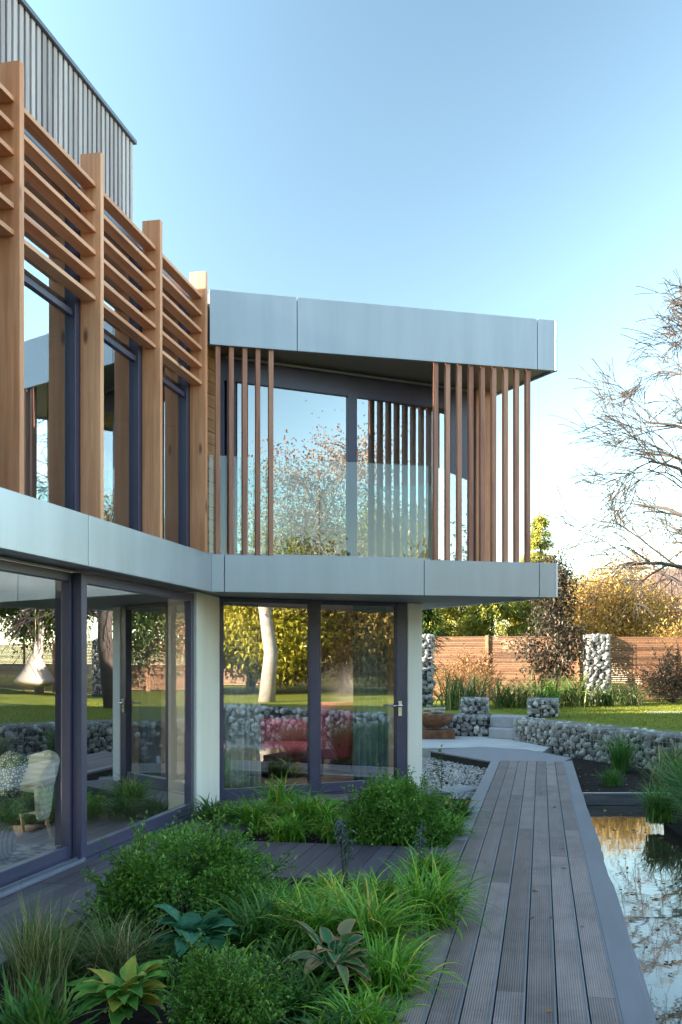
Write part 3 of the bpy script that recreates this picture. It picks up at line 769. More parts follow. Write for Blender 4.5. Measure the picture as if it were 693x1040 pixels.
sf = Vector((-0.85, 14.0)); sofa = thing('sofa', 'plum sofa behind the glass screen beside the wing chair', 'sofa', (sf.x, sf.y, 0.006))
mb = MB(); soft_box(mb, (sf.x, sf.y, 0.33), 1.1, 0.75, 0.30, 0.35); mb.build('seat', M['magenta_dark'], sofa)
mb = MB(); soft_box(mb, (sf.x - 0.12, sf.y + 0.33, 0.55), 1.15, 0.25, 0.5, 0.35); mb.build('backrest', M['magenta_dark'], sofa)
for sx in (-.46, .46):
    for sy in (-.26, .26):
        mb = MB(); x, y = sf.x + sx * math.cos(.35) - sy * math.sin(.35), sf.y + sx * math.sin(.35) + sy * math.cos(.35)
        mb.tube([(x, y, 0.2), (x, y, 0.007)], [.025, .018], 8); mb.build('leg', M['dark_wood'], sofa)
lp = line_at(mx(300) + nMi * 1.6, DM, 313)
pend = thing('pendant_lamp', 'white cylinder pendant lamp hanging behind the glass screen', 'lamp', (lp.x, lp.y, zs0 - 0.02))
mb = MB(); mb.tube([(lp.x, lp.y, zs0 + 0.003), (lp.x, lp.y, 2.02)], 0.006, 6); mb.build('cord', M['dark_wood'], pend)
mb = MB(); mb.lathe([(0.0, 0.2), (0.075, 0.2), (0.075, 0.0), (0.07, 0.0), (0.07, 0.19), (0, 0.19)], (lp.x, lp.y, 1.83), 20); mb.build('lamp_shade', M['lampshade'], pend)
ll = bpy.data.lights.new('pendant_bulb', 'POINT'); ll.energy = 18; ll.color = (1, .86, .7); ll.shadow_soft_size = .05
lo = bpy.data.objects.new('pendant_bulb', ll); COL.objects.link(lo); lo.location = (lp.x, lp.y, 1.90); lo.parent = pend; lo.matrix_parent_inverse = Matrix.Translation(-Vector(pend.location))

# ------------------------------------------------------------------ GROUND, DECKS, WATER
structure(MB().box(-600, 600, -600, 900, -0.80, -0.62).build('ground', M['ground']))
G = [Vector((3.57, 20.5)), Vector((4.70, 17.4)), Vector((5.45, 15.7)), Vector((7.6, 10.5)), Vector((10.0, 3.0)), Vector((11.0, -7.0))]
ZL = 0.42
mb = MB()
def sheet(mb, pts, z, tone=0.5):
    mb.add([(p[0], p[1], z) for p in pts], [list(range(len(pts)))], tone)
back = 22.3
Gb = [g + Vector((0.25, 0.1)) for g in G]
sheet(mb, [(Gb[0].x, back), (Gb[0].x, Gb[0].y), (60, Gb[0].y), (60, back)], ZL)
for i in range(len(G) - 1):
    sheet(mb, [(Gb[i].x, Gb[i].y), (Gb[i + 1].x, Gb[i + 1].y), (60, Gb[i + 1].y), (60, Gb[i].y)], ZL)
sheet(mb, [(-60, back), (60, back), (60, 120), (-60, 120)], ZL)
sheet(mb, [(-60, -30), (60, -30), (60, -7.0), (-60, -7.0)], ZL)
sheet(mb, [(-60, -7), (-12, -7), (-12, back), (-60, back)], ZL)
structure(mb.build('lawn', M['lawn']))
mb = MB()
for a, b in (((-12, -7), (11.2, -7)), ((-12, back), (3.8, back)), ((-12, -7), (-12, back))):
    a, b = Vector(a), Vector(b); d = (b - a).normalized(); n = Vector((-d.y, d.x)) * 0.06
    mb.prism([a - n, b - n, b + n, a + n], -0.62, ZL - 0.004)
structure(mb.build('lawn_edging', M['stone']))
# soil of the planters and the bog bed
mb = MB()
mb.prism([W(-0.78, -3), W(-0.78, 9.0), A(2.86, 9.4), A(2.86, -3)], -0.62, -0.075)
mb.prism([W(-0.78, 8.4), W(-0.78, 12.2), mx(428) + Vector((0.05, -.4)), mx(225) + Vector((0.1, -.5)), A(2.9, 9.0)], -0.62, -0.079)
structure(mb.build('planting_soil', M['soil']))
mb = MB(); mb.prism([W(0.46, 12.55), W(0.46, 19), Vector((3.6, 20.5)), G[1], G[2], Vector((6.6, 12.6))], -0.62, -0.17)
structure(mb.build('bog_bed', M['soil']))
mb = MB(); sheet(mb, [(-3, -7), (11, -7), G[4], G[3], (6.9, 12.5), W(0.40, 12.5), W(0.40, -4)], -0.14)
structure(mb.build('pond_water', M['water']))
mb = MB(); mb.prism([(3.95, 12.1), (3.35, 10.2), (3.25, 9.0), (3.6, 7.9), (5.0, 7.6), (6.6, 9.6), (6.9, 12.1)], -0.62, -0.06)
structure(mb.build('pond_bank', M['soil']))

# boardwalk: real boards with gaps, border boards, side faces
mb = MB()
pitch = 0.145
th = 0.03
strips = MB()  # pale strips: sky glint on the board bevels, put into the colour
def boards(mb, q0, q1, s0f, s1f, joints, z=0.0):
    q = q0; k = 0
    while q < q1 - 0.05:
        s0, s1 = s0f(q + pitch / 2), s1f(q + pitch / 2)
        js = [j + joints[k % len(joints)] for j in np.arange(-9, 30, 4.8)]
        cuts = [s0] + [j for j in js if s0 + 0.25 < j < s1 - 0.25] + [s1]
        for a, b in zip(cuts[:-1], cuts[1:]):
            dz = random.uniform(-0.0012, 0.0012)
            mb.prism([W(q + 0.004, a + 0.002), W(q + pitch - 0.015, a + 0.002), W(q + pitch - 0.015, b - 0.002), W(q + 0.004, b - 0.002)], z - th, z + dz)
            strips.prism([W(q + pitch - 0.0145, a + 0.002), W(q + pitch - 0.004, a + 0.002), W(q + pitch - 0.004, b - 0.002), W(q + pitch - 0.0145, b - 0.002)], z - th, z + dz + .002)
        q += pitch; k += 1
js = [1.9, 4.3, 1.9, 4.3, 1.9, 3.0, 4.3, 1.9]
FAR = 16.2
boards(mb, -0.65, 0.355, lambda q: -3.0, lambda q: FAR + 0.16 + 0.03 * (q + 0.65), js)
boards(mb, -0.80, -0.66, lambda q: -3.0, lambda q: 8.95, [0.9])
walk = mb.build('boardwalk', M['deck'])
structure(walk)
structure(strips.build('boardwalk_edge_glints', M['deck_edge']))
mb = MB()
mb.prism([W(0.362, -3), W(0.50, -3), W(0.50, FAR + 0.35), W(0.362, FAR + 0.2)], -0.028, 0.002)
mb.prism([W(-0.80, 8.96), W(-0.655, 8.96), W(-0.655, FAR - 0.02), W(-0.80, FAR - 0.02)], -0.028, 0.003)
E0, E1, E2, E3 = px(494.9, 772.3), px(435.8, 762), px(487, 758), px(534, 760.7)
E4 = px(581, 770)
structure(mb.build('boardwalk_edge', M['deck_edge'], bevel=0.003))
mb = MB(); sv_ = 3.0; wprev = .01
while sv_ < 12.4:
    ds = random.uniform(.12, .4); wn = min(.018, max(.002, wprev + random.gauss(0, .006)))
    mb.prism([W(.501, sv_), W(.501 + wprev, sv_), W(.501 + wn, sv_ + ds), W(.501, sv_ + ds)], -0.135, -0.006, .4)
    wprev = wn; sv_ += ds
structure(mb.build('pond_edge', M['deck_edge']))
# far landing whose boards run across towards the left
mb = MB()
ld = (E1 - E0).normalized(); ln = Vector((ld.y, -ld.x))
tot = 2.1
poly_all = [E1, E0, W(-0.65, FAR + .02), W(0.36, FAR + 0.24), E4 + Vector((0.02, .1)), E3, E2]
mb.prism(poly_all, -0.03, -0.004)
structure(mb.build('landing_deck', M['deck_edge'], bevel=0.003))
mb = MB()
mb.prism([W(-0.77, -3), W(0.46, -3), W(0.46, FAR + .25), W(-0.77, FAR + .1)], -0.62, -0.04)
mb.prism([p + (Vector((2.6, 17.5)) - p) * 0.03 for p in poly_all], -0.62, -0.032)
structure(mb.build('boardwalk_frame', M['dark_back']))
# cross deck to the house and the dark strips along the fronts
mb = MB()
cr = [Vector((-0.62, 7.43)), Vector((0.72, 7.20)), Vector((0.98, 8.55)), Vector((-0.78, 8.9))]
fl, fr_ = (Vector((0.85, 7.18)), Vector((-2.5, 7.75)))
bl, br_ = (Vector((1.15, 8.53)), Vector((-2.4, 9.18)))
def clipf(p0, p1):
    d = p1 - p0
    def f(q):
        # s where W(q, s) meets the line p0 + t d
        a = p0.dot(NW) - q; b = d.dot(NW)
        t = -a / b
        return (p0 + d * t).dot(DW)
    return f
q_end = -3.05
k = 0; q = -0.80 - pitch
ff, bf = clipf(fl, fr_), clipf(bl, br_)
while q > q_end:
    s0, s1 = ff(q + pitch / 2), bf(q + pitch / 2)
    mb.prism([W(q + 0.003, ff(q)), W(q + pitch - 0.003, ff(q + pitch)), W(q + pitch - 0.003, bf(q + pitch)), W(q + 0.003, bf(q))], -th, random.uniform(-0.001, 0.001))
    q -= pitch
structure(mb.build('cross_deck', M['deck_dark']))
mb = MB(); mb.prism([W(-0.82, ff(-0.82) + .02), W(-0.82, bf(-0.82) - .02), W(-3.0, bf(-3.0) - .02), W(-3.0, ff(-3.0) + .02)], -0.62, -0.04)
mb.prism([W(-0.80, ff(-0.8) - 0.004), W(-0.80, ff(-0.8) + 0.018), W(-3.0, ff(-3) + 0.018), W(-3.0, ff(-3) - 0.004)], -0.13, -0.032)
structure(mb.build('cross_deck_frame', M['dark_back']))
mb = MB()
for i in range(6):
    p0 = 2.88 + i * 0.135
    for a in np.arange(-3, 10.6, 2.4):
        Abox(mb, p0 + 0.003, p0 + 0.132, a + 0.002, min(a + 2.4, 10.7) - 0.002, -th, random.uniform(-0.002, 0.0005))
for i in range(4):
    o = -0.06 - 0.135 * (i + 1)
    mb.seg(mx(222) - DM * (0.1 + .12 * i), mx(428) + DM * 0.05, 0.13, -th, random.uniform(-0.002, 0.0005), off=o)
structure(mb.build('facade_deck', M['deck_dark']))
mb = MB(); Abox(mb, 2.90, 3.66, -3, 10.7, -0.62, -0.04)
mb.seg(mx(222), mx(428), 0.5, -0.62, -0.042, off=-0.58)
structure(mb.build('facade_deck_frame', M['dark_back']))
# pale patio with slabs
mb = MB()
pat = [Vector((-1.5, 16.7)), Vector((1.2, 18.6)), Vector((2.7, 18.9)), Vector((3.7, 18.0)), Vector((4.0, 18.9)), Vector((3.62, 20.6)), Vector((3.6, 22.2)), Vector((-3, 22.2)), Vector((-3, 16.7))]
mb.prism(pat, -0.3, -0.022)
structure(mb.build('patio', M['paving']))
# gravel bed
mb = MB(); mb.prism([mx(430) + Vector((0.02, .1)), W(-0.79, 12.3), W(-0.79, 16.2), E1, Vector((1.2, 18.5)), Vector((-0.2, 16.8))], -0.62, -0.16)
structure(mb.build('gravel_bed', M['soil']))
def ico():
    import bmesh
    bm = bmesh.new(); bmesh.ops.create_icosphere(bm, subdivisions=2, radius=1.0)
    v = np.array([x.co[:] for x in bm.verts]); f = np.array([[q.index for q in p.verts] for p in bm.faces]); bm.free()
    return v, f
IV, IF = ico()
def ico1():
    import bmesh
    bm = bmesh.new(); bmesh.ops.create_icosphere(bm, subdivisions=1, radius=1.0)
    v = np.array([x.co[:] for x in bm.verts]); f = np.array([[q.index for q in p.verts] for p in bm.faces]); bm.free()
    return v, f
JV, JF = ico1()
def rotmats(n):
    q = RNG.normal(size=(n, 4)); q /= np.linalg.norm(q, axis=1)[:, None]
    w, x, y, z = q.T
    return np.stack([np.stack([1 - 2 * (y * y + z * z), 2 * (x * y - z * w), 2 * (x * z + y * w)], -1),
                     np.stack([2 * (x * y + z * w), 1 - 2 * (x * x + z * z), 2 * (y * z - x * w)], -1),
                     np.stack([2 * (x * z - y * w), 2 * (y * z + x * w), 1 - 2 * (x * x + y * y)], -1)], 1)
def rocks(name, pos, size, fine=False, squash=(0.6, 1.0)):
    """angular stones: icospheres cut by random planes, one mesh"""
    V, F = (IV, IF) if fine else (JV, JF)
    n = len(pos)
    v = np.repeat(V[None], n, 0).copy()
    for _ in range(7):                       # flatten along random planes -> facets
        d = RNG.normal(size=(n, 3)); d /= np.linalg.norm(d, axis=1)[:, None]
        h = RNG.uniform(0.45, 0.80, size=(n, 1))
        dot = np.einsum('nvk,nk->nv', v, d)
        over = np.clip(dot - h, 0, None)
        v -= over[..., None] * d[:, None, :]
    sc = np.stack([RNG.uniform(0.8, 1.25, n), RNG.uniform(0.7, 1.1, n), RNG.uniform(*squash, n)], -1)
    v = v * sc[:, None, :]
    v = np.einsum('nij,nvj->nvi', rotmats(n), v)
    v = v * np.asarray(size).reshape(-1, 1, 1) + np.asarray(pos)[:, None, :]
    faces = (F[None] + (np.arange(n) * len(V))[:, None, None]).reshape(-1, 3)
    tone = np.repeat(RNG.random(n), len(F))
    return np_mesh(name, v.reshape(-1, 3), faces, tone)
gp = []
for _ in range(5200):
    a, b = random.random(), random.random()
    x = 0.6 + 2.4 * a; y = 12.4 + 5.6 * b
    p = Vector((x, y))
    if p.dot(NW) < -0.83 and (p - Vector((1.04, 12.7))).dot(Vector((0.9, 0.42))) > -0.3 and (p - E0).dot(Vector((-ld.y, ld.x))) * 1 > -5:
        gp.append((x, y, -0.155 + random.random() * 0.02))
o = link('gravel', rocks('gravel', np.array(gp), RNG.uniform(0.016, 0.034, len(gp))), M['gravel']); structure(o, 'stuff')
mb = MB(); a, b = px(432, 806, -0.1), px(484, 797, -0.1)
mb.bar((a.x, a.y, -0.15), (b.x - .05, b.y, -0.15), 0.45, 0.08); structure(mb.build('stone_edging', M['step'], bevel=0.02))
# weir board across the pond
wa, wb = W(0.505, 12.46), Vector((4.15, 12.1))
mb = MB(); mb.bar((wa.x, wa.y, -0.07), (wb.x, wb.y, -0.07), 0.09, 0.14)
weir = mb.build('weir_board', M['weir'], bevel=0.008); tag(weir, 'dark weathered sleeper damming the pond beside the boardwalk', 'weir')
mb = MB(); mb.bar((wa.x, wa.y, 0.006), (wb.x, wb.y, 0.006), 0.05, 0.006)
mb.build('metal_strip', M['frame_light'], weir)

# ------------------------------------------------------------------ GABIONS, STEPS
def gabion(name, label, path, thick, z0, z1, cell, ncage=True, group=None, fine=True, cage_pitch=0.1, cat='gabion'):
    """stone-filled wire basket along a plan polyline; thickness to the left of the path direction"""
    base = path[0]
    root = thing(name, label, cat, (base.x, base.y, z0), group)
    P, core, cage = [], MB(), MB()
    for a, b in zip(path[:-1], path[1:]):
        d = b - a; Ld = d.length; d = d / Ld; n = Vector((-d.y, d.x))
        ins = cell * 0.42
        core.prism([a + n * ins + d * ins * .6, b + n * ins - d * ins * .6, b + n * (thick - ins) - d * ins * .6, a + n * (thick - ins) + d * ins * .6], z0, z1 - ins)
        nu, nz, nt_ = max(1, round(Ld / cell)), max(1, round((z1 - z0) / cell)), max(2, round(thick / cell))
        for layer in range(2):
            for iu in range(nu):
                for iz in range(nz):
                    for it in range(nt_):
                        if 0 < it < nt_ - 1 and iz < nz - 1 and 0 < iu < nu - 1:
                            continue
                        u = (iu + 0.5 + random.uniform(-.32, .32) + (0.5 * layer + .5 * (iz % 2))) % nu * Ld / nu
                        z = z0 + min(max((iz + 0.5 + random.uniform(-.25, .25) + 0.5 * layer) * (z1 - z0) / nz, cell * .3), z1 - z0 - cell * .36)
                        t = min(max((it + 0.5 + random.uniform(-.2, .2)) * thick / nt_, cell * .40), thick - cell * .40)
                        u = min(max(u, cell * .38), Ld - cell * .38)
                        p = a + d * u + n * t
                        P.append((p.x, p.y, z))
        # cage wires just outside the stones
        w = 0.007
        for face in (-0.004, thick + 0.004):
            for z in np.arange(z0, z1 + 0.02, cage_pitch):
                q0, q1 = a + n * face, b + n * face
                cage.bar((q0.x, q0.y, z), (q1.x, q1.y, z), w, w)
            for u in np.arange(0, Ld + 0.01, cage_pitch):
                q = a + d * u + n * face
                cage.bar((q.x, q.y, z0), (q.x, q.y, z1 + 0.004), w, w)
        for u in np.arange(0, Ld + 0.01, cage_pitch):
            q0, q1 = a + d * u, a + d * u + n * thick
            cage.bar((q0.x, q0.y, z1 + 0.004), (q1.x, q1.y, z1 + 0.004), w, w)
        for t in (0.0, thick / 2, thick):
            q0, q1 = a + n * t, b + n * t
            cage.bar((q0.x, q0.y, z1 + 0.006), (q1.x, q1.y, z1 + 0.006), w, w)
    P = np.array(P)
    link('stone_fill', rocks('stone_fill', P, RNG.uniform(0.52, 0.82, len(P)) * cell * 0.78, fine=fine), M['stone'], root)
    core.build('dark_core', M['dark_back'], root)
    if ncage:
        cage.build('wire_cage', M['wire'], root)
    return root
gabion('gabion_wall', 'long low gabion wall of grey stones beside the pond and lawn', [G[2] + Vector((0.02, -.03)), G[1], G[0]][::-1], 0.45, -0.3, 0.44, 0.15, cage_pitch=0.10)
gabion('gabion_wall', 'gabion wall of grey stones continuing round the pond out of frame', [G[2] + (G[3] - G[2]) * 0.004, G[3], G[4], G[5]], 0.45, -0.3, 0.44, 0.22, ncage=False, fine=False)
g0, g1 = px(440, 745), px(490, 748.5)
gabion('gabion_wall', 'short low gabion wall between the fire bowl and the stone steps', [Vector((1.3, 22.0)), Vector((3.22, 21.5))], 0.5, -0.05, 0.44, 0.14)
gabion('gabion_box', 'square gabion block standing left of the stone steps', [Vector((2.66, 22.12)), Vector((3.25, 21.97))], 0.6, 0.43, 0.80, 0.13)
gabion('gabion_box', 'square gabion block on the lawn behind the long gabion wall', [Vector((3.98, 21.05)), Vector((4.62, 20.9))], 0.6, ZL, 0.82, 0.13)
F0, F1, F2, F3, F4, F5 = Vector((2.2, 30.2)), Vector((7.4, 29.3)), Vector((13.5, 30.2)), Vector((27, 37.0)), Vector((28, 12)), Vector((26, -15))
gabion('gabion_pillar', 'tall gabion pillar in the slatted fence right of the purple tree', [Vector((7.22, 29.05)), Vector((7.95, 29.0))], 0.5, ZL, 2.42, 0.18)
gabion('gabion_pillar', 'tall gabion pillar beside the white column at the left fence end', [Vector((2.02, 26.3)), Vector((2.42, 26.2))], 0.5, ZL - .3, 2.34, 0.17)
gabion('gabion_pillar', 'tall gabion pillar at the right end of the far fence', [Vector((13.6, 28.9)), Vector((14.3, 29.0))], 0.5, ZL, 2.42, 0.2, fine=False)
st = thing('stone_steps', 'two pale stone steps leading up to the lawn between gabion walls', 'steps', (3.4, 21.2, -0.02))
mb = MB(); mb.prism([Vector((3.18, 21.2)), Vector((3.70, 20.75)), Vector((4.1, 21.6)), Vector((3.4, 22.2))], -0.022, 0.19); mb.build('step', M['step'], st, bevel=0.015)
mb = MB(); mb.prism([Vector((3.27, 21.62)), Vector((3.9, 21.12)), Vector((4.25, 21.8)), Vector((3.45, 22.5))], 0.191, 0.425); mb.build('step', M['step'], st, bevel=0.015)
fb = px(440, 748); fb = Vector((2.0, 21.1))
bowl = thing('fire_bowl', 'rusty steel fire bowl on a block beside the white column', 'fire bowl', (fb.x, fb.y, -0.02))
mb = MB(); mb.lathe([(0.0, 0.10), (0.20, 0.12), (0.36, 0.25), (0.43, 0.40), (0.41, 0.40), (0.33, 0.27), (0.18, 0.16), (0, 0.14)], (fb.x, fb.y, 0.10), 28); mb.build('bowl', M['rust'], bowl)
mb = MB(); mb.prism([fb + Vector((-.42, -.25)), fb + Vector((.42, -.25)), fb + Vector((.42, .3)), fb + Vector((-.42, .3))], -0.022, 0.17); mb.build('base', M['rust'], bowl, bevel=0.01)
mb = MB()
for i in range(7):
    a = random.uniform(0, 6.28); mb.tube([(fb.x + .25 * math.cos(a), fb.y + .25 * math.sin(a), .46 + .02 * i), (fb.x - .25 * math.cos(a), fb.y - .25 * math.sin(a), .5 + .02 * i)], 0.035, 7)
mb.build('log', M['pale_bark'], bowl)

# ------------------------------------------------------------------ FENCES
def fence(label, p, q, z0, z1, posts, seed=0):
    random.seed(50 + seed)
    root = thing('slatted_fence', label, 'fence', (p.x, p.y, z0))
    d = (q - p); Ld = d.length; d = d / Ld
    mb = MB(); z = z0 + 0.06
    cuts = [0] + [Ld * t for t in posts if 0 < t < 1] + [Ld]
    while z < z1 - 0.03:
        for a, b in zip(cuts[:-1], cuts[1:]):
            mb.seg(p + d * (a + 0.004), p + d * (b - 0.004), 0.022, z + random.uniform(-.002, .002), z + 0.042)
        z += 0.054
    mb.build('slat_panel', M['fence'], root)
    for t in posts:
        c = p + d * (Ld * t); mb = MB(); mb.seg(c - d * 0.045, c + d * 0.045, 0.07, z0 - 0.02, z1 + 0.02, off=-0.072)
        mb.build('post', M['fence_post'], root)
    return root
fence('slatted timber fence left of the stone pillar with the purple tree before it', Vector((2.2, 30.6)), Vector((7.2, 29.25)), ZL - .02, 2.40, [0.02, 0.45, 0.97], 1)
fence('slatted timber fence right of the stone pillar below the yellow tree', Vector((7.97, 29.25)), Vector((13.55, 29.0)), ZL, 2.40, [0.0, 0.40, 1.0], 2)
fence('slatted timber fence behind the hanging tent, mirrored in the ground floor glass', Vector((14.4, 29.4)), F3, ZL, 2.35, [0, .25, .5, .75, 1], 3)
fence('slatted timber fence along the east boundary, mirrored in the glass', F3 + Vector((0.1, -.1)), F4, ZL, 2.35, [0, .2, .4, .6, .8, 1], 4)
fence('slatted timber fence along the south east boundary, mirrored in the glazed door', F4 + Vector((0, -.1)), F5, ZL, 2.35, [0, .2, .4, .6, .8, 1], 5)
random.seed(99)

# ------------------------------------------------------------------ PLANTS
def frame_from(d):
    """orthonormal u (side), w (up-ish) for directions d (n,3)"""
    up = np.array([0, 0, 1.0]); s = np.cross(d, up + RNG.normal(scale=.15, size=d.shape))
    s /= np.linalg.norm(s, axis=1)[:, None] + 1e-9
    return s, np.cross(s, d)
def leaves_mesh(name, pos, dirs, length, width, tone, fold=0.25):
    """one folded diamond per leaf"""
    n = len(pos)
    s, w = frame_from(dirs)
    Lg = np.asarray(length).reshape(-1, 1) * np.ones((n, 1)); Wd = np.asarray(width).reshape(-1, 1) * np.ones((n, 1))
    b = pos; t = pos + dirs * Lg - w * Lg * 0.15
    mid = pos + dirs * Lg * 0.45
    l = mid + s * Wd * .5 + w * Wd * fold; r = mid - s * Wd * .5 + w * Wd * fold
    v = np.stack([b, r, t, l], 1).reshape(-1, 3)
    i = np.arange(n) * 4
    f = np.concatenate([np.stack([i, i + 1, i + 2], -1), np.stack([i, i + 2, i + 3], -1)])
    return np_mesh(name, v, f, np.concatenate([tone, tone]))
def unit(v):
    return v / (np.linalg.norm(v, axis=-1, keepdims=True) + 1e-9)

def shrub(label, x, y, rx, rz, n, mat, leaf, z0=-0.08, name='round_shrub', loose=0.16, shoots=110):
    root = thing(name, label, 'shrub', (x, y, z0))
    # lumps over a dome, leaves on the shell of each lump and on short shoots
    nl = 46
    d = unit(RNG.normal(size=(nl, 3))); d[:, 2] = np.abs(d[:, 2]) * 0.9 + 0.02
    d = unit(d)
    c = d * np.array([rx * .72, rx * .72, rz * .70]) * RNG.uniform(.75, 1.08, size=(nl, 1))
    c[:, 2] += rz * 0.18
    lr = RNG.uniform(.20, .36, nl) * rx
    k = RNG.integers(0, nl, n)
    dd = unit(RNG.normal(size=(n, 3)))
    rr = RNG.uniform(.72, 1.06, size=(n, 1))
    p = c[k] + dd * lr[k][:, None] * rr
    out = unit(p - np.array([0, 0, rz * .25]))
    dirs = unit(dd * .7 + out * .6 + RNG.normal(scale=.55, size=(n, 3)))
    # shoots
    sp, sd = [], []
    stems = MB()
    for _ in range(shoots):
        i = random.randrange(nl); o_ = unit(c[i] - np.array([0, 0, rz * .1])); q = c[i] + o_ * lr[i] * .8
        Ls = random.uniform(.05, .13) * (rx / .45) + loose * random.random() * .5
        dd_ = unit(o_ + RNG.normal(scale=.35, size=3) + np.array([0, 0, .25]))
        stems.tube([(x, y, z0), tuple(q * .55 + np.array([x, y, z0])), tuple(q + np.array([x, y, z0])), tuple(q + dd_ * Ls + np.array([x, y, z0]))], [.004, .003, .002, .0012], 4)
        for j in range(12):
            t = j / 11
            sp.append(q + dd_ * Ls * t); sd.append(unit(dd_ * .6 + RNG.normal(scale=.7, size=3)))
    for _ in range(14):
        i = random.randrange(nl); stems.tube([(x, y, z0), tuple(c[i] * .5 + np.array([x, y, z0]) + RNG.normal(scale=.03, size=3)), tuple(c[i] + np.array([x, y, z0]))], [.010, .007, .003], 5)
    p = np.concatenate([p, np.array(sp)]); dirs = np.concatenate([dirs, np.array(sd)])
    keep = p[:, 2] > 0.0
    p, dirs = p[keep], dirs[keep]
    tone = np.clip(RNG.normal(.45, .2, len(p)) + .25 * (RNG.random(len(p)) < .15), 0, 1)
    me = leaves_mesh('foliage', p + np.array([x, y, z0]), dirs, RNG.uniform(.7, 1.25, len(p)) * leaf, RNG.uniform(.42, .6, len(p)) * leaf, tone)
    link('foliage', me, mat, root)
    stems.build('stems', M['twig'], root)
    return root

def blades_mesh(name, x, y, z0, n, length, width, r0=.09, lean=(.30, .28), bend=(.8, 2.1), seg=8, az=None, azspread=math.pi, tonemu=.48, straight=0.0):
    a = RNG.uniform(-azspread, azspread, n) + (az or 0)
    th0 = np.abs(RNG.normal(lean[0], lean[1], n)); bd = RNG.uniform(*bend, n)
    Lg = length * RNG.uniform(.5, 1.08, n); wd = width * RNG.uniform(.7, 1.2, n)
    dirh = np.stack([np.cos(a), np.sin(a), np.zeros(n)], -1)
    side = np.stack([-np.sin(a), np.cos(a), np.zeros(n)], -1)
    tw = RNG.normal(scale=.35, size=n)
    curl = RNG.normal(scale=.25, size=n)
    pos = np.stack([x + r0 * RNG.normal(size=n) * .6, y + r0 * RNG.normal(size=n) * .6, np.full(n, z0)], -1)
    rows = []
    for i in range(seg + 1):
        t = i / seg
        w = wd * (0.65 + .9 * t - 1.52 * t ** 2.2) if i < seg else wd * .03
        th = th0 + bd * t ** 1.5
        cur = th
        nrm = np.cos(cur)[:, None] * dirh * -1 + np.sin(cur)[:, None] * np.array([0, 0, 1.0])
        sd = side * np.cos(tw * t)[:, None] + nrm * np.sin(tw * t)[:, None]
        rows.append(np.stack([pos - sd * w[:, None] * .5, pos + sd * w[:, None] * .5], 1))
        step = (Lg / seg)[:, None]
        h2 = dirh + side * (curl * t)[:, None]
        pos = pos + step * (np.sin(cur)[:, None] * h2 + np.cos(cur)[:, None] * np.array([0, 0, 1.0]))
        pos[:, 2] = np.maximum(pos[:, 2], z0 + .012 + .01 * RNG.random(n))
    v = np.stack(rows, 1).reshape(n, -1, 3)
    nv = (seg + 1) * 2
    base = (np.arange(n) * nv)[:, None]
    f = np.stack([np.stack([base[:, 0] + 2 * i, base[:, 0] + 2 * i + 1, base[:, 0] + 2 * i + 3, base[:, 0] + 2 * i + 2], -1) for i in range(seg)], 1).reshape(-1, 4)
    tone = np.repeat(np.clip(RNG.normal(tonemu, .27, n), 0, 1), seg)
    return np_mesh(name, v.reshape(-1, 3), f, tone, smooth=True)

def clump(label, x, y, n, length, width, mat, z0=-0.08, name='sedge_clump', cat='grass clump', group=None, **kw):
    return tag(link(name, blades_mesh(name, x, y, z0, int(n * 1.7), length, width, **kw), M[mat]), label, cat, group)

def hosta(label, x, y, n, Lf, Wf, mat, z0=-0.08, tones=(0, 1), up=(0.15, 1.1), name='hosta'):
    """rosette of broad ribbed leaves on stalks"""
    V, F, T, Rm = [], [], [], []
    nu, nv = 10, 13
    st = MB()
    for k in range(n):
        a = 2.399 * k + random.uniform(-.35, .35)
        inner = k / n
        el = up[1] * (1 - inner) + up[0] * inner + random.uniform(-.15, .15)      # lean from vertical
        dh = np.array([math.cos(a), math.sin(a), 0]); sd = np.array([-math.sin(a), math.cos(a), 0])
        L_ = Lf * random.uniform(.75, 1.15); Wd = Wf * random.uniform(.8, 1.15); stalk = L_ * random.uniform(.6, 1.3)
        p = np.array([x, y, z0]) + dh * .02
        pts = [tuple(p)]; th = el * .25
        for i in range(4):
            p = p + stalk / 4 * (math.sin(th) * dh + math.cos(th) * np.array([0, 0, 1])); th += (el - el * .25) / 4; pts.append(tuple(p))
        st.tube(pts, [.006, .006, .005, .005, .005], 5, tone=.4)
        bend = random.uniform(.6, 1.3); roll = random.uniform(-.35, .35)
        base = len(V); tn = random.uniform(*tones)
        sdr = sd * math.cos(roll) + np.array([0, 0, 1]) * math.sin(roll)
        for i in range(nu):
            t = i / (nu - 1)
            wv = Wd * (math.sin(math.pi * min(1, t ** .48)) ** .75) * .5 + .0008
            nrm = -math.cos(th) * dh + math.sin(th) * np.array([0, 0, 1])
            for j in range(nv):
                s_ = (j / (nv - 1)) * 2 - 1
                cup = .22 * wv * (s_ * s_) + .075 * wv * math.cos(s_ * 15.5) + .05 * wv * math.sin(t * 14 + s_ * 3 + k)
                V.append(p + sdr * wv * s_ + nrm * cup); Rm.append(max(abs(s_), (t - .5) * 2 if t > .5 else 0) * (0.92 + 0.08 * math.sin(t * 23 + k)))
            p = p + L_ / (nu - 1) * (math.sin(th) * dh + math.cos(th) * np.array([0, 0, 1])); th += bend / (nu - 1)
        for i in range(nu - 1):
            for j in range(nv - 1):
                F.append([base + i * nv + j, base + i * nv + j + 1, base + (i + 1) * nv + j + 1, base + (i + 1) * nv + j]); T.append(tn)
    root = thing(name, label, 'plant', (x, y, z0))
    link('leaves', np_mesh('leaves', np.array(V), np.array(F), np.array(T), rim=np.array(Rm), smooth=True), mat, root)
    st.build('stalks', mat, root)
    return root

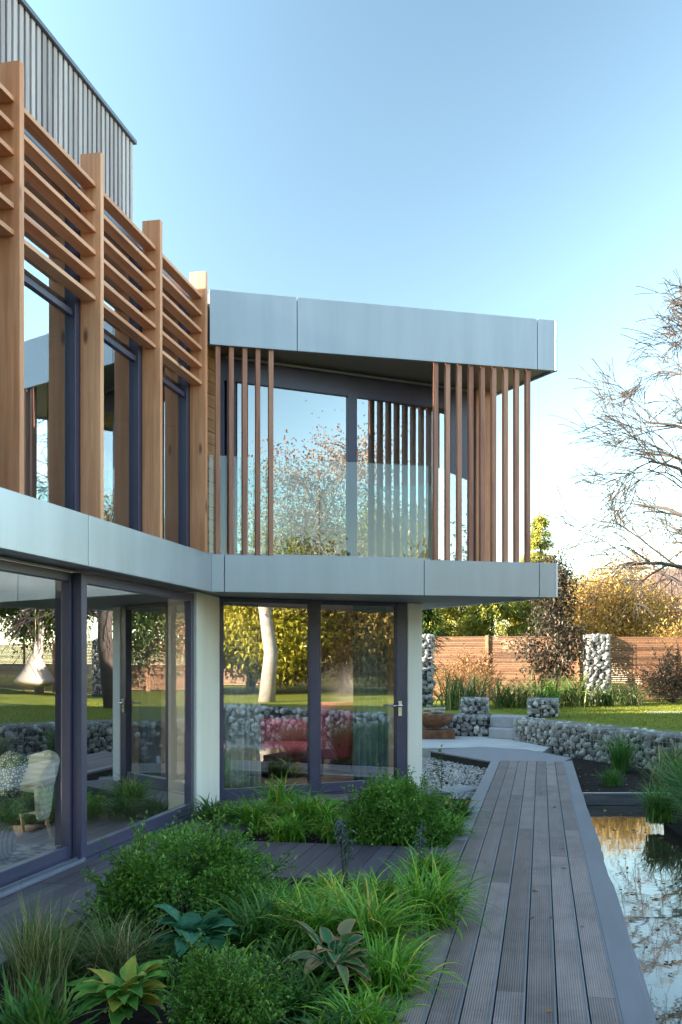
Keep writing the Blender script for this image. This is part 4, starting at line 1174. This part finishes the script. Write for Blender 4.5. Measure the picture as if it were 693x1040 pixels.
# front planter
shrub('large round green shrub beside the sliding window, biggest in the front planter', -0.98, 6.10, 0.60, 0.66, 20000, M['lf_box'], 0.034)
shrub('round green shrub before the glazed door in the rear planter', 0.49, 9.10, 0.54, 0.62, 16000, M['lf_box'], 0.035)
shrub('low small leaved green shrub at the bottom edge of the front planter', -0.50, 4.30, 0.30, 0.44, 10000, M['lf_box'], 0.022)
P_ = lambda x, y: px(x, y, -0.08)
for lab, x, y, n, ln, kw in [
    ('bright green arching sedge spilling over the boardwalk edge, largest of the front planter', 372, 985, 420, .54, {}),
    ('bright green sedge beside the withered hosta, in the middle of the planter', 325, 985, 360, .50, {}),
    ('green sedge at the boardwalk edge with tips lying on the deck boards', 432, 950, 340, .52, dict(az=0.1, azspread=2.2)),
    ('green sedge behind the seed heads near the cross deck', 385, 932, 260, .36, {}),
    ('green sedge at the corner of cross deck and boardwalk', 438, 905, 260, .40, {}),
    ('dark green sedge between blue hosta and bright sedge', 268, 985, 320, .52, dict(mat='lf_sedge_dark')),
    ('green sedge right of the large round shrub near the cross deck', 290, 940, 240, .34, {}),
    ('yellowing sedge behind the withered hosta', 345, 950, 260, .42, dict(tonemu=.72)),
    ('dark green sedge below the withered hosta at the bottom edge', 335, 1075, 200, .26, dict(mat='lf_sedge_dark')),
    ('bright sedge between the large round shrub and the withered hosta', 292, 965, 320, .46, {}),
    ('short dark sedge right of the low small leaved shrub', 306, 1040, 240, .30, dict(mat='lf_sedge_dark')),
    ('short bright sedge at the very bottom beside the boardwalk', 368, 1062, 220, .30, {}),
    ('small dark sedge between the two hostas at the left', 165, 1000, 200, .28, dict(mat='lf_sedge_dark')),
    ('small bright sedge in front of the blue green hosta', 232, 1012, 200, .28, {}),
    ('short dark sedge left of the withered hosta', 290, 1005, 220, .32, dict(mat='lf_sedge_dark')),
    ('short sedge at the boardwalk border below the longest tips', 395, 1020, 240, .40, dict(az=-.3, azspread=2.6)),
    ('green sedge filling the corner behind the small blue hosta', 335, 915, 200, .26, {}),
]:
    m_ = kw.pop('mat', 'lf_sedge'); c = P_(x, y); kw.setdefault('bend', (1.1, 2.5)); kw.setdefault('lean', (.28, .25))
    clump(lab, c.x, c.y, int(n * .8), ln * 1.12, .0165, m_, **kw)
for lab, x, y, n, ln, kw in [
    ('tall upright feathery grass at the left edge beside the window track', 38, 1035, 300, .62, dict(mat='lf_straw', lean=(.05, .18), bend=(.2, 1.1))),
    ('drooping half faded grass between the tall grass and the blue hosta', 118, 1008, 300, .50, dict(mat='lf_straw', lean=(.3, .2), bend=(.9, 1.8))),
    ('dark green strap leaved clump in the bottom left corner', 35, 1085, 130, .42, dict(mat='lf_sedge_dark', w=.022, bend=(.4, 1.2))),
    ('dark tangled grass behind the tall feathery grass', 62, 1000, 260, .40, dict(mat='lf_sedge_dark', lean=(.2, .2))),
]:
    m_ = kw.pop('mat'); w_ = kw.pop('w', .007); c = P_(x, y)
    clump(lab, c.x, c.y, n, ln, w_, m_, **kw)
c = P_(196, 988); hosta('blue green hosta with broad leaves right below the large round shrub', c.x, c.y, 50, .15, .115, M['lf_blue_hosta'], up=(.5, 1.6), z0=.02)
c = P_(258, 925); hosta('small blue green hosta peeping out at the cross deck edge', c.x + .1, c.y, 11, .15, .09, M['lf_blue_hosta'], up=(.8, 1.4))
c = P_(125, 1048); hosta('green hosta with yellow edged and orange leaves at the bottom of the planter', c.x, c.y, 58, .15, .075, M['lf_var_hosta'], tones=(0.0, 1.0), up=(.4, 1.65), z0=.0)
c = P_(338, 1020); hosta('withered hosta with brown edged leaves amid the green sedge', c.x, c.y, 32, .155, .07, M['lf_old_hosta'], tones=(0.05, .95), up=(.6, 1.7), z0=.06)
# seed heads
def seed_heads(label, x, y, hs):
    root = thing('seed_head_plant', label, 'plant', (x, y, -.08))
    st = MB(); pos, dr = [], []
    for i, h in enumerate(hs):
        dx, dy = random.uniform(-.07, .07), random.uniform(-.07, .07)
        tip = np.array([x + dx, y + dy, -.08 + h])
        st.tube([(x, y, -.08), (x + dx * .5, y + dy * .5, -.08 + h * .5), tuple(tip)], [.005, .004, .003], 5)
        for k in range(26):
            pos.append(tip - np.array([0, 0, random.uniform(0, .16)]) + RNG.normal(scale=.008, size=3)); dr.append(unit(np.array([random.gauss(0, 1), random.gauss(0, 1), -.4])))
    st.build('stalks', M['lf_seed'], root)
    link('seed_pods', leaves_mesh('seed_pods', np.array(pos), np.array(dr), .055, .018, RNG.random(len(pos))), M['lf_seed'], root)
c = P_(352, 930); seed_heads('dark stalks with grey green seed heads before the cross deck', c.x, c.y, [.62, .66, .58, .54, .64, .5])
c = P_(425, 905); seed_heads('single pale green seed head above the sedge at the boardwalk', c.x, c.y, [.5, .42])
# rear planter
for lab, x, y, n, ln, kw in [
    ('green sedge in the rear planter below the linen curtain', 262, 846, 260, .48, {}),
    ('green sedge in the rear planter below the mullion of the glass screen', 310, 843, 280, .50, {}),
    ('long leaved green clump close to the glass screen threshold', 285, 830, 220, .55, {}),
    ('green sedge at the rear planter corner touching the boardwalk', 455, 856, 260, .40, dict(az=.2, azspread=2.4)),
    ('dark green sedge behind the rear round shrub near the gravel', 462, 838, 220, .42, dict(mat='lf_sedge_dark')),
    ('dark low sedge between the large round shrub and the rear sedges', 236, 842, 220, .38, dict(mat='lf_sedge_dark')),
    ('green sedge at the foot of the rear round shrub', 345, 856, 220, .36, {}),
    ('short green sedge along the cross deck in the rear planter', 292, 856, 240, .36, {}),
    ('green sedge between linen curtain and rear round shrub', 330, 846, 240, .42, {}),
    ('pale green sedge in front of the rear round shrub at the deck', 415, 860, 200, .34, {}),
    ('dark sedge at the left end of the rear planter', 215, 838, 200, .40, dict(mat='lf_sedge_dark')),
]:
    m_ = kw.pop('mat', 'lf_sedge'); c = P_(x, y); kw.setdefault('bend', (1.1, 2.5))
    clump(lab, c.x, c.y, int(n * .8), ln * 1.05, .0165, m_, **kw)
c = P_(338, 832); hosta('small yellow orange hosta in the rear planter left of the round shrub', c.x, c.y, 9, .15, .08, M['lf_var_hosta'], tones=(.5, 1), up=(.3, 1.2))
c = P_(462, 836); hosta('fading orange hosta at the boardwalk side of the rear planter', c.x, c.y + .15, 10, .17, .08, M['lf_var_hosta'], tones=(.75, 1), up=(.3, 1.2))
def sapling(label, x, y, z0, h, mat):
    root = thing('young_plant', label, 'plant', (x, y, z0)); st = MB(); pos, dr = [], []
    for s_ in range(3):
        dx, dy = random.uniform(-.08, .08), random.uniform(-.06, .06); hh = h * random.uniform(.7, 1)
        st.tube([(x, y, z0), (x + dx, y + dy, z0 + hh)], [.005, .002], 5)
        for k in range(16):
            t = .3 + .7 * k / 15
            pos.append(np.array([x + dx * t, y + dy * t, z0 + hh * t])); dr.append(unit(np.array([random.gauss(0, 1), random.gauss(0, 1), .3])))
    st.build('stems', M['twig'], root)
    link('foliage', leaves_mesh('foliage', np.array(pos), np.array(dr), .07, .03, RNG.random(len(pos))), mat, root)
c = px(449, 800, -.1); sapling('thin young plant growing in the gravel beside the white column', c.x, c.y, -.16, .62, M['lf_green'])
# pond side grasses
for i, (lab, x, y, n, ln) in enumerate([
    ('dark green grass overhanging the pond at the right edge, nearest of the bank', 3.42, 8.75, 420, .80),
    ('dark green grass on the pond bank behind the nearest tuft', 3.62, 9.7, 420, .85),
    ('dark green grass on the pond bank beside the weir board', 3.95, 11.2, 420, .80),
    ('dark green grass further right on the pond bank', 4.35, 9.9, 380, .85),
    ('low dark grass at the pond bank waterline', 3.35, 10.35, 260, .50)]):
    clump(lab, x, y, n, ln, .013, 'lf_sedge_dark', z0=-.07, lean=(.25, .2), bend=(.8, 1.7), name='bank_grass')
for lab, x, y, n, ln, mt in [
    ('dark strap leaved plant against the gabion wall above the bog bed', 4.55, 16.0, 160, .75, 'lf_sedge_dark'),
    ('fading iris clump before the darker end of the gabion wall', 5.0, 14.9, 160, .70, 'lf_straw'),
    ('sparse reed stems in the bog bed near the weir board', 4.4, 13.6, 60, .65, 'lf_straw'),
    ('low dark plant in the bog bed beside the boardwalk', 3.9, 14.2, 120, .3, 'lf_sedge_dark')]:
    clump(lab, x, y, n, ln, .016, mt, z0=-.17, bend=(.3, 1.5), name='bog_plant', cat='plant')
shrub('loose golden brown bush against the slatted fence behind the left gabion block', 3.7, 28.6, 1.0, 1.35, 4200, M['lf_rust'], .075, z0=ZL, name='autumn_bush', loose=.5)
shrub('brown leaved climber bush against the fence right of the stone pillar', 9.6, 28.5, 1.1, 1.5, 4200, M['lf_purple'], .08, z0=ZL, name='autumn_bush', loose=.5)
shrub('yellowing bush against the fence at the right edge', 11.6, 28.3, 1.0, 1.3, 3600, M['lf_yellow'], .075, z0=ZL, name='autumn_bush', loose=.5)
# plants in front of the fence
fp = [
    ('strap leaved clump before the fence left of the gabion block', 2.75, 24.6, 120, 1.0, .035, 'lf_phormium'),
    ('yellow green strap clump before the fence behind the gabion block', 3.35, 25.2, 140, 1.2, .035, 'lf_phormium'),
    ('olive strap clump before the fence post', 4.3, 25.6, 140, 1.1, .04, 'lf_phormium'),
    ('pale drooping strap clump right of the fence post', 4.85, 25.3, 120, 1.15, .035, 'lf_phormium'),
    ('broad dark clump left of the purple tree foot', 5.4, 25.8, 150, .9, .045, 'lf_sedge_dark'),
    ('strap leaved clump right of the purple tree foot', 6.2, 26.0, 150, 1.15, .04, 'lf_phormium'),
    ('olive strap clump before the tall stone pillar', 7.1, 26.4, 150, 1.0, .04, 'lf_phormium'),
    ('fading low clump right of the tall stone pillar', 7.9, 27.0, 140, .8, .035, 'lf_straw'),
]
for lab, x, y, n, ln, w_, mt in fp:
    clump(lab, x, y, int(n * .55), ln * random.uniform(.75, 1.2), w_, mt, z0=ZL, r0=.28, name='strap_leaved_plant', cat='plant', bend=(.6, 2.0), lean=(.3, .3))
# lawn blades and fallen leaves (uncountable)
n = 42000
bx = RNG.uniform(3.5, 11, n); by = RNG.uniform(16, 29, n)
ok = (bx > 3.9 + np.clip(22.0 - by, 0, 10) * .40) & (by < 28.6)
bx, by = bx[ok], by[ok]; n = len(bx)
dr = unit(np.stack([RNG.normal(scale=.5, size=n), RNG.normal(scale=.5, size=n), np.ones(n)], -1))
structure(link('grass', leaves_mesh('grass', np.stack([bx, by, np.full(n, ZL)], -1), dr, RNG.uniform(.03, .055, n), .009, RNG.random(n)), M['lf_grass']), 'stuff')
n = 26
q = np.concatenate([RNG.uniform(-.7, .4, n)]); sW = RNG.uniform(4, 15, n)
pp_ = np.array([[*W(a, b), .006] for a, b in zip(q, sW)])
n2 = 650
wx = RNG.uniform(1.6, 5.5, n2); wy_ = RNG.uniform(3.5, 12.0, n2)
ok = (wx * .98 - wy_ * .199 > .56)
wp = np.stack([wx[ok], wy_[ok], np.full(ok.sum(), -.134)], -1)
n3 = 240
bx = RNG.uniform(3.2, 5.6, n3); by = RNG.uniform(12.7, 18.5, n3)
ok = (bx * .98 - by * .199 > .55)
bp_ = np.stack([bx[ok], by[ok], np.full(ok.sum(), -.16)], -1)
lx_ = RNG.uniform(-2.2, 1.0, 1500); ly_ = RNG.uniform(3.6, 10.4, 1500)
ok = (lx_ * .98 - ly_ * .199 < -.83) & ~((ly_ > 7.1) & (ly_ < 9.0)) & (-(lx_ * .9783 - ly_ * .2074) < 2.8)
lp_ = np.stack([lx_[ok], ly_[ok], np.full(ok.sum(), -.066)], -1)
allp = np.concatenate([pp_, wp, bp_, lp_, np.array([[-.45, 7.95, .006], [-.7, 8.6, .006]])])
d_ = unit(np.stack([RNG.normal(size=len(allp)), RNG.normal(size=len(allp)), np.abs(RNG.normal(scale=.08, size=len(allp)))], -1))
structure(link('fallen_leaves', leaves_mesh('fallen_leaves', allp, d_, RNG.uniform(.03, .065, len(allp)), RNG.uniform(.02, .035, len(allp)), RNG.random(len(allp)), fold=.1), M['lf_litter']), 'stuff')

# ------------------------------------------------------------------ TREES
def branch(p, d, length, r, depth, maxd, out, tips, rnd, droop=0.0, spread=.6, kids=(3, 5), wig=.12):
    n = 5
    pts, rad = [p.copy()], [r]
    dd = d.copy()
    for i in range(n):
        dd = (dd + Vector((rnd.gauss(0, wig), rnd.gauss(0, wig), rnd.gauss(0, wig) - droop * (i / n)))).normalized()
        p = p + dd * (length / n)
        pts.append(p.copy()); rad.append(r * (1 - .62 * (i + 1) / n))
    out.append((pts, rad, depth))
    if depth >= maxd - 1:
        tips += pts[1:]
    if depth < maxd:
        for k in range(rnd.randint(*kids)):
            t = rnd.uniform(.3, 1.0); i = min(n - 1, int(t * n))
            bp = pts[i].lerp(pts[i + 1], t * n - i)
            a = Vector((rnd.gauss(0, 1), rnd.gauss(0, 1), rnd.gauss(0, 1)))
            a = (a - dd * a.dot(dd)).normalized()
            nd = (dd * (1 - spread * .6) + a * spread + Vector((0, 0, .12))).normalized()
            branch(bp, nd, length * rnd.uniform(.5, .78), max(rad[i] * .62, .004), depth + 1, maxd, out, tips, rnd, droop, spread, kids, wig)

def tree(label, x, y, z0, h, crown_r, bark, leafmat, nleaf, leaf, seed, trunk_h=.35, name='autumn_tree', group=None, droop=0.0,
         maxd=3, clump_r=.35, cz=.62, asp=1.0, lean=0.0, trunk_r=None, kids=(3, 5), blow=.45):
    rnd = random.Random(seed); rg = np.random.default_rng(seed)
    root = thing(name, label, 'tree', (x, y, z0), group)
    out, tips = [], []
    base = Vector((x, y, z0 - .05))
    r0 = trunk_r or h * .018 + .03
    top = base + Vector((lean * h * .4, 0, h * (trunk_h + .25)))
    tp = [base.lerp(top, t) + Vector((rnd.gauss(0, .02 * h * .3), rnd.gauss(0, .02 * h * .3), 0)) * (t > 0) for t in (0, .25, .5, .75, 1)]
    mbt = MB(); mbt.tube(tp, [r0 * 1.25, r0, r0 * .85, r0 * .65, r0 * .4], 9)
    nb = 13 if blow < .3 else 9
    for k in range(nb):
        t = blow + (1 - blow) * k / (nb - 1); p = base.lerp(top, t)
        a = 2.4 * k + rnd.uniform(-.3, .3); el = rnd.uniform(.35, .95) + .5 * (k / nb)
        d = Vector((math.cos(a) * math.cos(el), math.sin(a) * math.cos(el), math.sin(el)))
        branch(p, d, crown_r * rnd.uniform(.5, .8), r0 * .4 * (1 - t * .5), 1, maxd, out, tips, rnd, droop, .65, kids)
    for pts, rad, dep in out:
        mbt.tube(pts[::1] if dep < 3 else pts[::2] + [pts[-1]], rad if dep < 3 else rad[::2] + [rad[-1]], 6 if dep < 2 else 4, cap=False)
    mbt.build('trunk', bark, root)
    if nleaf:
        tp_ = np.array([t[:] for t in tips])
        # uneven crown: leaf sprays round the twig tips, some sides fuller than others
        w = rg.random(len(tp_)) ** 1.5
        k = rg.choice(len(tp_), nleaf, p=w / w.sum())
        p = tp_[k] + rg.normal(scale=clump_r, size=(nleaf, 3)) * np.array([1, 1, .75])
        zmin = z0 + h * min(trunk_h, blow) * .35
        keep = p[:, 2] > zmin
        p = p[keep]; k = k[keep]
        d = unit(rg.normal(size=(len(p), 3)) + np.array([0, 0, -.3]))
        sprayt = rg.random(len(tp_))
        tone = np.clip(sprayt[k] * .55 + rg.random(len(p)) * .5 - .03, 0, 1)
        link('crown', leaves_mesh('crown', p, d, rg.uniform(.6, 1.3, len(p)) * leaf, rg.uniform(.4, .7, len(p)) * leaf, tone), leafmat, root)
    return root

def conifer(label, x, y, z0, h, r, mat, n, seed, leaf=.16, group=None):
    rg = np.random.default_rng(seed)
    root = thing('conifer', label, 'tree', (x, y, z0), group)
    mb = MB(); mb.tube([(x, y, z0 - .05), (x, y, z0 + h * .95)], [h * .022, .02], 8); mb.build('trunk', M['bark'], root)
    nb = 90
    t = rg.random(nb) ** .8; a = rg.random(nb) * 6.283
    Lb = r * (1 - t) ** .8 * rg.uniform(.75, 1.15, nb) + .12
    k = rg.integers(0, nb, n); u = rg.random(n) ** .6
    px_ = Lb[k] * u; zz = t[k] * h * .95 + .06 * h + px_ * rg.uniform(-.25, .1, n)
    p = np.stack([x + np.cos(a[k]) * px_, y + np.sin(a[k]) * px_, z0 + zz], -1) + rg.normal(scale=.09, size=(n, 3))
    d = unit(np.stack([np.cos(a[k]), np.sin(a[k]), rg.normal(-.5, .4, n)], -1) + rg.normal(scale=.4, size=(n, 3)))
    tone = np.clip(rg.random(nb)[k] * .6 + rg.random(n) * .45, 0, 1)
    link('crown', leaves_mesh('crown', p, d, rg.uniform(.6, 1.3, n) * leaf, leaf * .35, tone), mat, root)
    return root

# beyond the fence
conifer('dark conifer added behind the house end to shade the steps, hidden from the boardwalk', -2.0, 21.6, ZL, 3.2, 1.2, M['lf_green'], 8000, 9)  # unseen conifer added to shade the stone steps
conifer('golden conifer beyond the fence nearest the white column', 4.4, 36.5, ZL, 4.9, 1.6, M['lf_conifer'], 14000, 10)
conifer('tall golden conifer beyond the fence behind the white column', 3.4, 34.0, ZL, 4.2, 1.5, M['lf_conifer'], 16000, 1)
conifer('dark green conifer just right of the white column beyond the fence', 2.6, 31.0, ZL, 3.5, 1.0, M['lf_green'], 7000, 2, .16)
conifer('golden conifer beyond the fence under the terrace corner', 5.3, 34.5, ZL, 4.4, 1.6, M['lf_conifer'], 16000, 3)
conifer('drooping golden conifer left of the purple tree beyond the fence', 6.9, 35.5, ZL, 4.9, 1.5, M['lf_conifer'], 16000, 4)
conifer('slender yellow conifer tip showing right of the terrace slats', 8.1, 40.0, ZL, 7.0, 1.2, M['lf_conifer'], 7000, 5)
tree('broad yellow autumn tree beyond the fence right of the terrace', 10.0, 38.5, ZL, 6.2, 2.8, M['bark'], M['lf_yellow'], 36000, .115, 21, name='autumn_tree', trunk_h=.15, clump_r=.42)
tree('russet autumn tree behind the yellow one, before the brick house', 12.6, 43.0, ZL, 7.0, 2.8, M['bark'], M['lf_rust'], 24000, .12, 22, trunk_h=.2, clump_r=.5, droop=.25)
tree('yellow tree low beyond the fence at the right edge', 12.6, 36.5, ZL, 2.7, 1.6, M['bark'], M['lf_yellow'], 12000, .11, 23, trunk_h=.12, clump_r=.35)
tree('thin russet tree between the golden conifer tip and the yellow tree', 8.6, 43.5, ZL, 6.6, 1.9, M['bark'], M['lf_rust'], 7000, .16, 24, trunk_h=.3)
tree('purple bronze leaved small tree before the slatted fence', 5.85, 26.9, ZL, 4.1, 0.85, M['bark'], M['lf_purple'], 7000, .11, 26, name='purple_tree', trunk_h=.55, clump_r=.22, maxd=3, trunk_r=.06, blow=.15)
# bare weeping tree at the right edge
def bare_tree(label, x, y, h, seed, spreadr):
    rnd = random.Random(seed)
    root = thing('bare_tree', label, 'tree', (x, y, ZL))
    out, tips = [], []
    base = Vector((x, y, ZL - .1)); mb = MB()
    top = base + Vector((.2, 0, h))
    mb.tube([base.lerp(top, t) + Vector((rnd.gauss(0, .08), rnd.gauss(0, .08), 0)) for t in (0, .2, .4, .6, .8, 1)], [.24, .2, .16, .12, .07, .03], 10)
    for k in range(30):
        t = .25 + .72 * k / 29; p = base.lerp(top, t)
        a = 2.4 * k + rnd.uniform(-.4, .4); el = rnd.uniform(.15, .6) + .4 * t
        d = Vector((math.cos(a) * math.cos(el), math.sin(a) * math.cos(el), math.sin(el)))
        branch(p, d, spreadr * (1.15 - .75 * t) * rnd.uniform(.75, 1.1), 0.075 * (1.1 - .7 * t), 1, 4, out, tips, rnd, .16, .45, (4, 5), .065)
    for pts, rad, dep in out:
        rad = [max(r, .0075) for r in rad]
        if dep >= 3: pts, rad = pts[::2] + [pts[-1]], rad[::2] + [rad[-1]]
        mb.tube(pts, rad, 6 if dep < 2 else 3, cap=False)
    mb.build('trunk', M['twig'], root)
    tp_ = np.array([t[:] for t in tips]); n = 900
    p = tp_[RNG.integers(0, len(tp_), n)] + RNG.normal(scale=.03, size=(n, 3))
    link('last_leaves', leaves_mesh('last_leaves', p, unit(RNG.normal(size=(n, 3)) + np.array([0, 0, -1.])), .06, .03, RNG.random(n)), M['lf_rust'], root)
    return root
bare_tree('large bare tree with drooping twigs on the lawn at the right edge', 8.3, 22.3, 9.3, 5, 2.7)
# garden to the right of and behind the camera: mirrored in the glass and the water
tree('big pale barked tree mirrored in the glass screen', 12.6, 0.4, ZL, 9.5, 2.6, M['pale_bark'], M['lf_rust'], 11000, .105, 41, name='pale_barked_tree', trunk_h=.38, clump_r=.5, trunk_r=.21)
spots = [(17.5, -3.5, 6.5, 2.9, 'lf_lime', 'bushy yellow green tree'), (21, -7.5, 8, 3.4, 'lf_lime', 'dense yellow green tree'), (20.8, -2.6, 5.4, 2.5, 'lf_yellow', 'low spreading yellow tree'),
         (24, -2.5, 9, 3.6, 'lf_yellow', 'tall golden tree'), (17, -10.5, 7.5, 3.2, 'lf_lime', 'broad lime tree'), (24.5, 5, 9.5, 3.2, 'lf_rust', 'tall russet tree'),
         (25, 14, 8, 3.2, 'lf_green', 'green tree'), (30, 10, 11, 3.8, 'lf_rust', 'very tall russet tree'), (29.5, -9, 12, 4.2, 'lf_yellow', 'very tall yellow tree'),
         (13.5, -7.5, 4.2, 2.2, 'lf_lime', 'low rounded lime tree'), (18.8, -5.6, 4.2, 2.1, 'lf_lime', 'small lime tree'), (22.5, -4, 5.0, 2.4, 'lf_yellow', 'golden shrubby tree'),
         (2.0, -13, 7.0, 3.0, 'lf_rust', 'russet tree behind the boardwalk end'), (6.5, -15, 6.4, 2.8, 'lf_yellow', 'yellow tree behind the pond end'), (9.5, -13, 7.5, 2.6, 'lf_green', 'green tree behind the pond end'), (-2.5, -16, 7.5, 3.0, 'lf_green', 'green tree far behind the terrace planting')]
for i, (x, y, h, r, mt, lb) in enumerate(spots):
    tree(lb + ', mirrored in the glass', x, y, ZL, h, r, M['bark'], M[mt], 20000, .21, 60 + i, trunk_h=.14, clump_r=.52, name='garden_tree')
for i, (x, y, h, r, mt, lb) in enumerate([(18.2, 31.2, 6.5, 2.6, 'lf_green', 'leaning tree that carries the hanging tent'), (22.5, 31.6, 6.8, 2.8, 'lf_green', 'dark tree right of the hanging tent'),
                                          (14.5, 33.5, 7, 2.6, 'lf_yellow', 'yellow tree behind the far fence end'), (26, 36, 8, 3.2, 'lf_green', 'green tree in the far east corner'), (18.5, 36.5, 7.5, 3, 'lf_green', 'green tree behind the hanging tent fence')]):
    tree(lb + ', mirrored in the sliding windows', x, y, ZL, h, r, M['pale_bark'] if i < 2 else M['bark'], M[mt], 17000, .19, 80 + i, trunk_h=.42, clump_r=.45, name='garden_tree')
for i, (x, y, h, r) in enumerate([(-5.0, 21.8, 6.5, 2.3), (-3.2, 24.6, 3.6, 1.5), (-9.5, 24, 6.2, 2.4)]):  # unseen trees added behind the house to shade the lawn and lower fence
    tree(['dense tree standing behind the house', 'smaller tree behind the house near the fence', 'tall tree far behind the house'][i] + ', hidden from the boardwalk, added to shade lawn and fence', x, y, ZL, h, r, M['bark'], M['lf_green'], 9000, .2, 95 + i, trunk_h=.12, name='garden_tree')
# hanging cone tent
tc = Vector((17.35, 30.0))
tent = thing('hanging_tent', 'pale cone shaped hanging tent below a tree, mirrored in the left window', 'hanging tent', (tc.x, tc.y, .7))
mb = MB(); prof = [(0.02, 1.55), (0.09, 1.32), (0.27, .93), (0.48, .55), (0.70, .27), (.76, .2), (.70, .1), (.45, .0), (0, -.05)]
mb.lathe(prof, (tc.x, tc.y, .72), 28); mb.build('canopy', M['canvas'], tent)
mb = MB(); mb.tube([(tc.x, tc.y, 2.26), (tc.x + .1, tc.y + .1, 3.6)], .012, 6); mb.build('rope', M['pale_wood'], tent)
# neighbour's house
nb = thing('brick_house', 'buff brick house with brown roof half hidden by the autumn trees', 'house', (18, 50, ZL))
mb = MB(); mb.box(15.4, 25.2, 50, 57, ZL - .1, 4.9); mb.build('wall', M['house_brick'], nb)
mb = MB()
mb.add([(15.0, 49.6, 4.85), (25.6, 49.6, 4.85), (25.6, 57.4, 4.85), (15.0, 57.4, 4.85), (17.2, 53.5, 6.7), (23.4, 53.5, 6.7)], [[0, 1, 5, 4], [1, 2, 5], [2, 3, 4, 5], [3, 0, 4], [3, 2, 1, 0]]); mb.build('roof', M['house_roof'], nb)
for x in (16.1, 19.0, 22.0):
    mb = MB(); mb.box(x, x + 1.3, 49.93, 50.05, 3.1, 4.4); w_ = mb.build('window', M['pvc'], nb)
    mb = MB(); mb.box(x + .08, x + .61, 49.915, 49.928, 3.18, 4.32); mb.box(x + .69, x + 1.22, 49.915, 49.928, 3.18, 4.32); mb.build('pane', M['frame'], w_)
# stepping stones in the lawn
for i, (x, y) in enumerate([(7.6, 23.3), (8.5, 23.5), (9.4, 23.8)]):
    mb = MB(); mb.prism([Vector((x - .4, y - .3)), Vector((x + .38, y - .25)), Vector((x + .4, y + .3)), Vector((x - .38, y + .26))], ZL - .03, ZL + .012)
    tag(mb.build('stepping_stone', M['step'], bevel=.01), 'grey stepping stone set in the lawn, ' + ['nearest the gabion wall', 'middle of the row', 'farthest right'][i], 'stepping stone', 'stepping stones in the lawn')

# ------------------------------------------------------------------ LIGHT, SKY, CAMERA
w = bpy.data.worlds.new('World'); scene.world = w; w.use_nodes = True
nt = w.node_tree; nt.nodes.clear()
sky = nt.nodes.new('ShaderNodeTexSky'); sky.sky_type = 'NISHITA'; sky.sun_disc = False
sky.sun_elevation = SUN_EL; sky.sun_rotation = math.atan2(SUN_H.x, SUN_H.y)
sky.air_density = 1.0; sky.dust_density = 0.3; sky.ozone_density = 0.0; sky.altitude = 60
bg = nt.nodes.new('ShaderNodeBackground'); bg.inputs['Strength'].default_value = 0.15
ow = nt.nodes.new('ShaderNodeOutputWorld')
# sky dimmed in a band across the view, full elsewhere to light the shade
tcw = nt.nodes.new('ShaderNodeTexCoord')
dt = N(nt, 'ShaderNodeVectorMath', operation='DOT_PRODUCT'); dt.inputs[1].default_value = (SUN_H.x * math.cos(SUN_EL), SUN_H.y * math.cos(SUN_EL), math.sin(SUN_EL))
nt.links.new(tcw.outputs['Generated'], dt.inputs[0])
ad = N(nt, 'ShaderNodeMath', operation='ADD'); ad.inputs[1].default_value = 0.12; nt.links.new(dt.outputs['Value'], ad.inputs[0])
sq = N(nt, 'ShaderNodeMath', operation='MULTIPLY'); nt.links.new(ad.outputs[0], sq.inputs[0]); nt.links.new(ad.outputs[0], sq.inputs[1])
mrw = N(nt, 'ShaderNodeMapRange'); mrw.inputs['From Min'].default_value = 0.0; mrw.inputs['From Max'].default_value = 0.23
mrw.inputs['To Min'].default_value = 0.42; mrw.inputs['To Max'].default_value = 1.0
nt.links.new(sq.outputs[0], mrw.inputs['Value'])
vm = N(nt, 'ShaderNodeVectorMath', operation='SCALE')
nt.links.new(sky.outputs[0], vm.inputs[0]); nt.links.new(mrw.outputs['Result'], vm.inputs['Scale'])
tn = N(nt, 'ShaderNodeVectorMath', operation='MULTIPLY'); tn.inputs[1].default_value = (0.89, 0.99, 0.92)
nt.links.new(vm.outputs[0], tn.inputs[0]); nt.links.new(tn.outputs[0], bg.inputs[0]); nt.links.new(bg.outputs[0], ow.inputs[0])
sd = bpy.data.lights.new('sun', 'SUN'); sd.energy = 5.0; sd.angle = math.radians(.5); sd.color = (1.0, .87, .70)
so = bpy.data.objects.new('sun', sd); COL.objects.link(so)
sv = Vector((SUN_H.x * math.cos(SUN_EL), SUN_H.y * math.cos(SUN_EL), math.sin(SUN_EL)))
so.rotation_euler = (-sv).to_track_quat('-Z', 'Y').to_euler(); so.location = sv * 50

cam = bpy.data.cameras.new('camera'); co = bpy.data.objects.new('camera', cam); COL.objects.link(co)
cam.sensor_fit = 'VERTICAL'; cam.sensor_height = 36; cam.lens = 36 * 1000 / 1040
cam.shift_y = 152 / 1040
cam.clip_start = .05; cam.clip_end = 3000
co.location = (0, 0, EYE); co.rotation_euler = (math.radians(90), 0, 0)
scene.camera = co
vs = scene.view_settings
vs.view_transform = 'Standard'; vs.look = 'None'; vs.exposure = 2.5; vs.gamma = 1; vs.use_curve_mapping = False
scene.cycles.max_bounces = 10; scene.cycles.transparent_max_bounces = 24; scene.cycles.glossy_bounces = 6
scene.cycles.use_denoising = True
for o in bpy.data.objects:
    if '_base' in o: del o['_base']
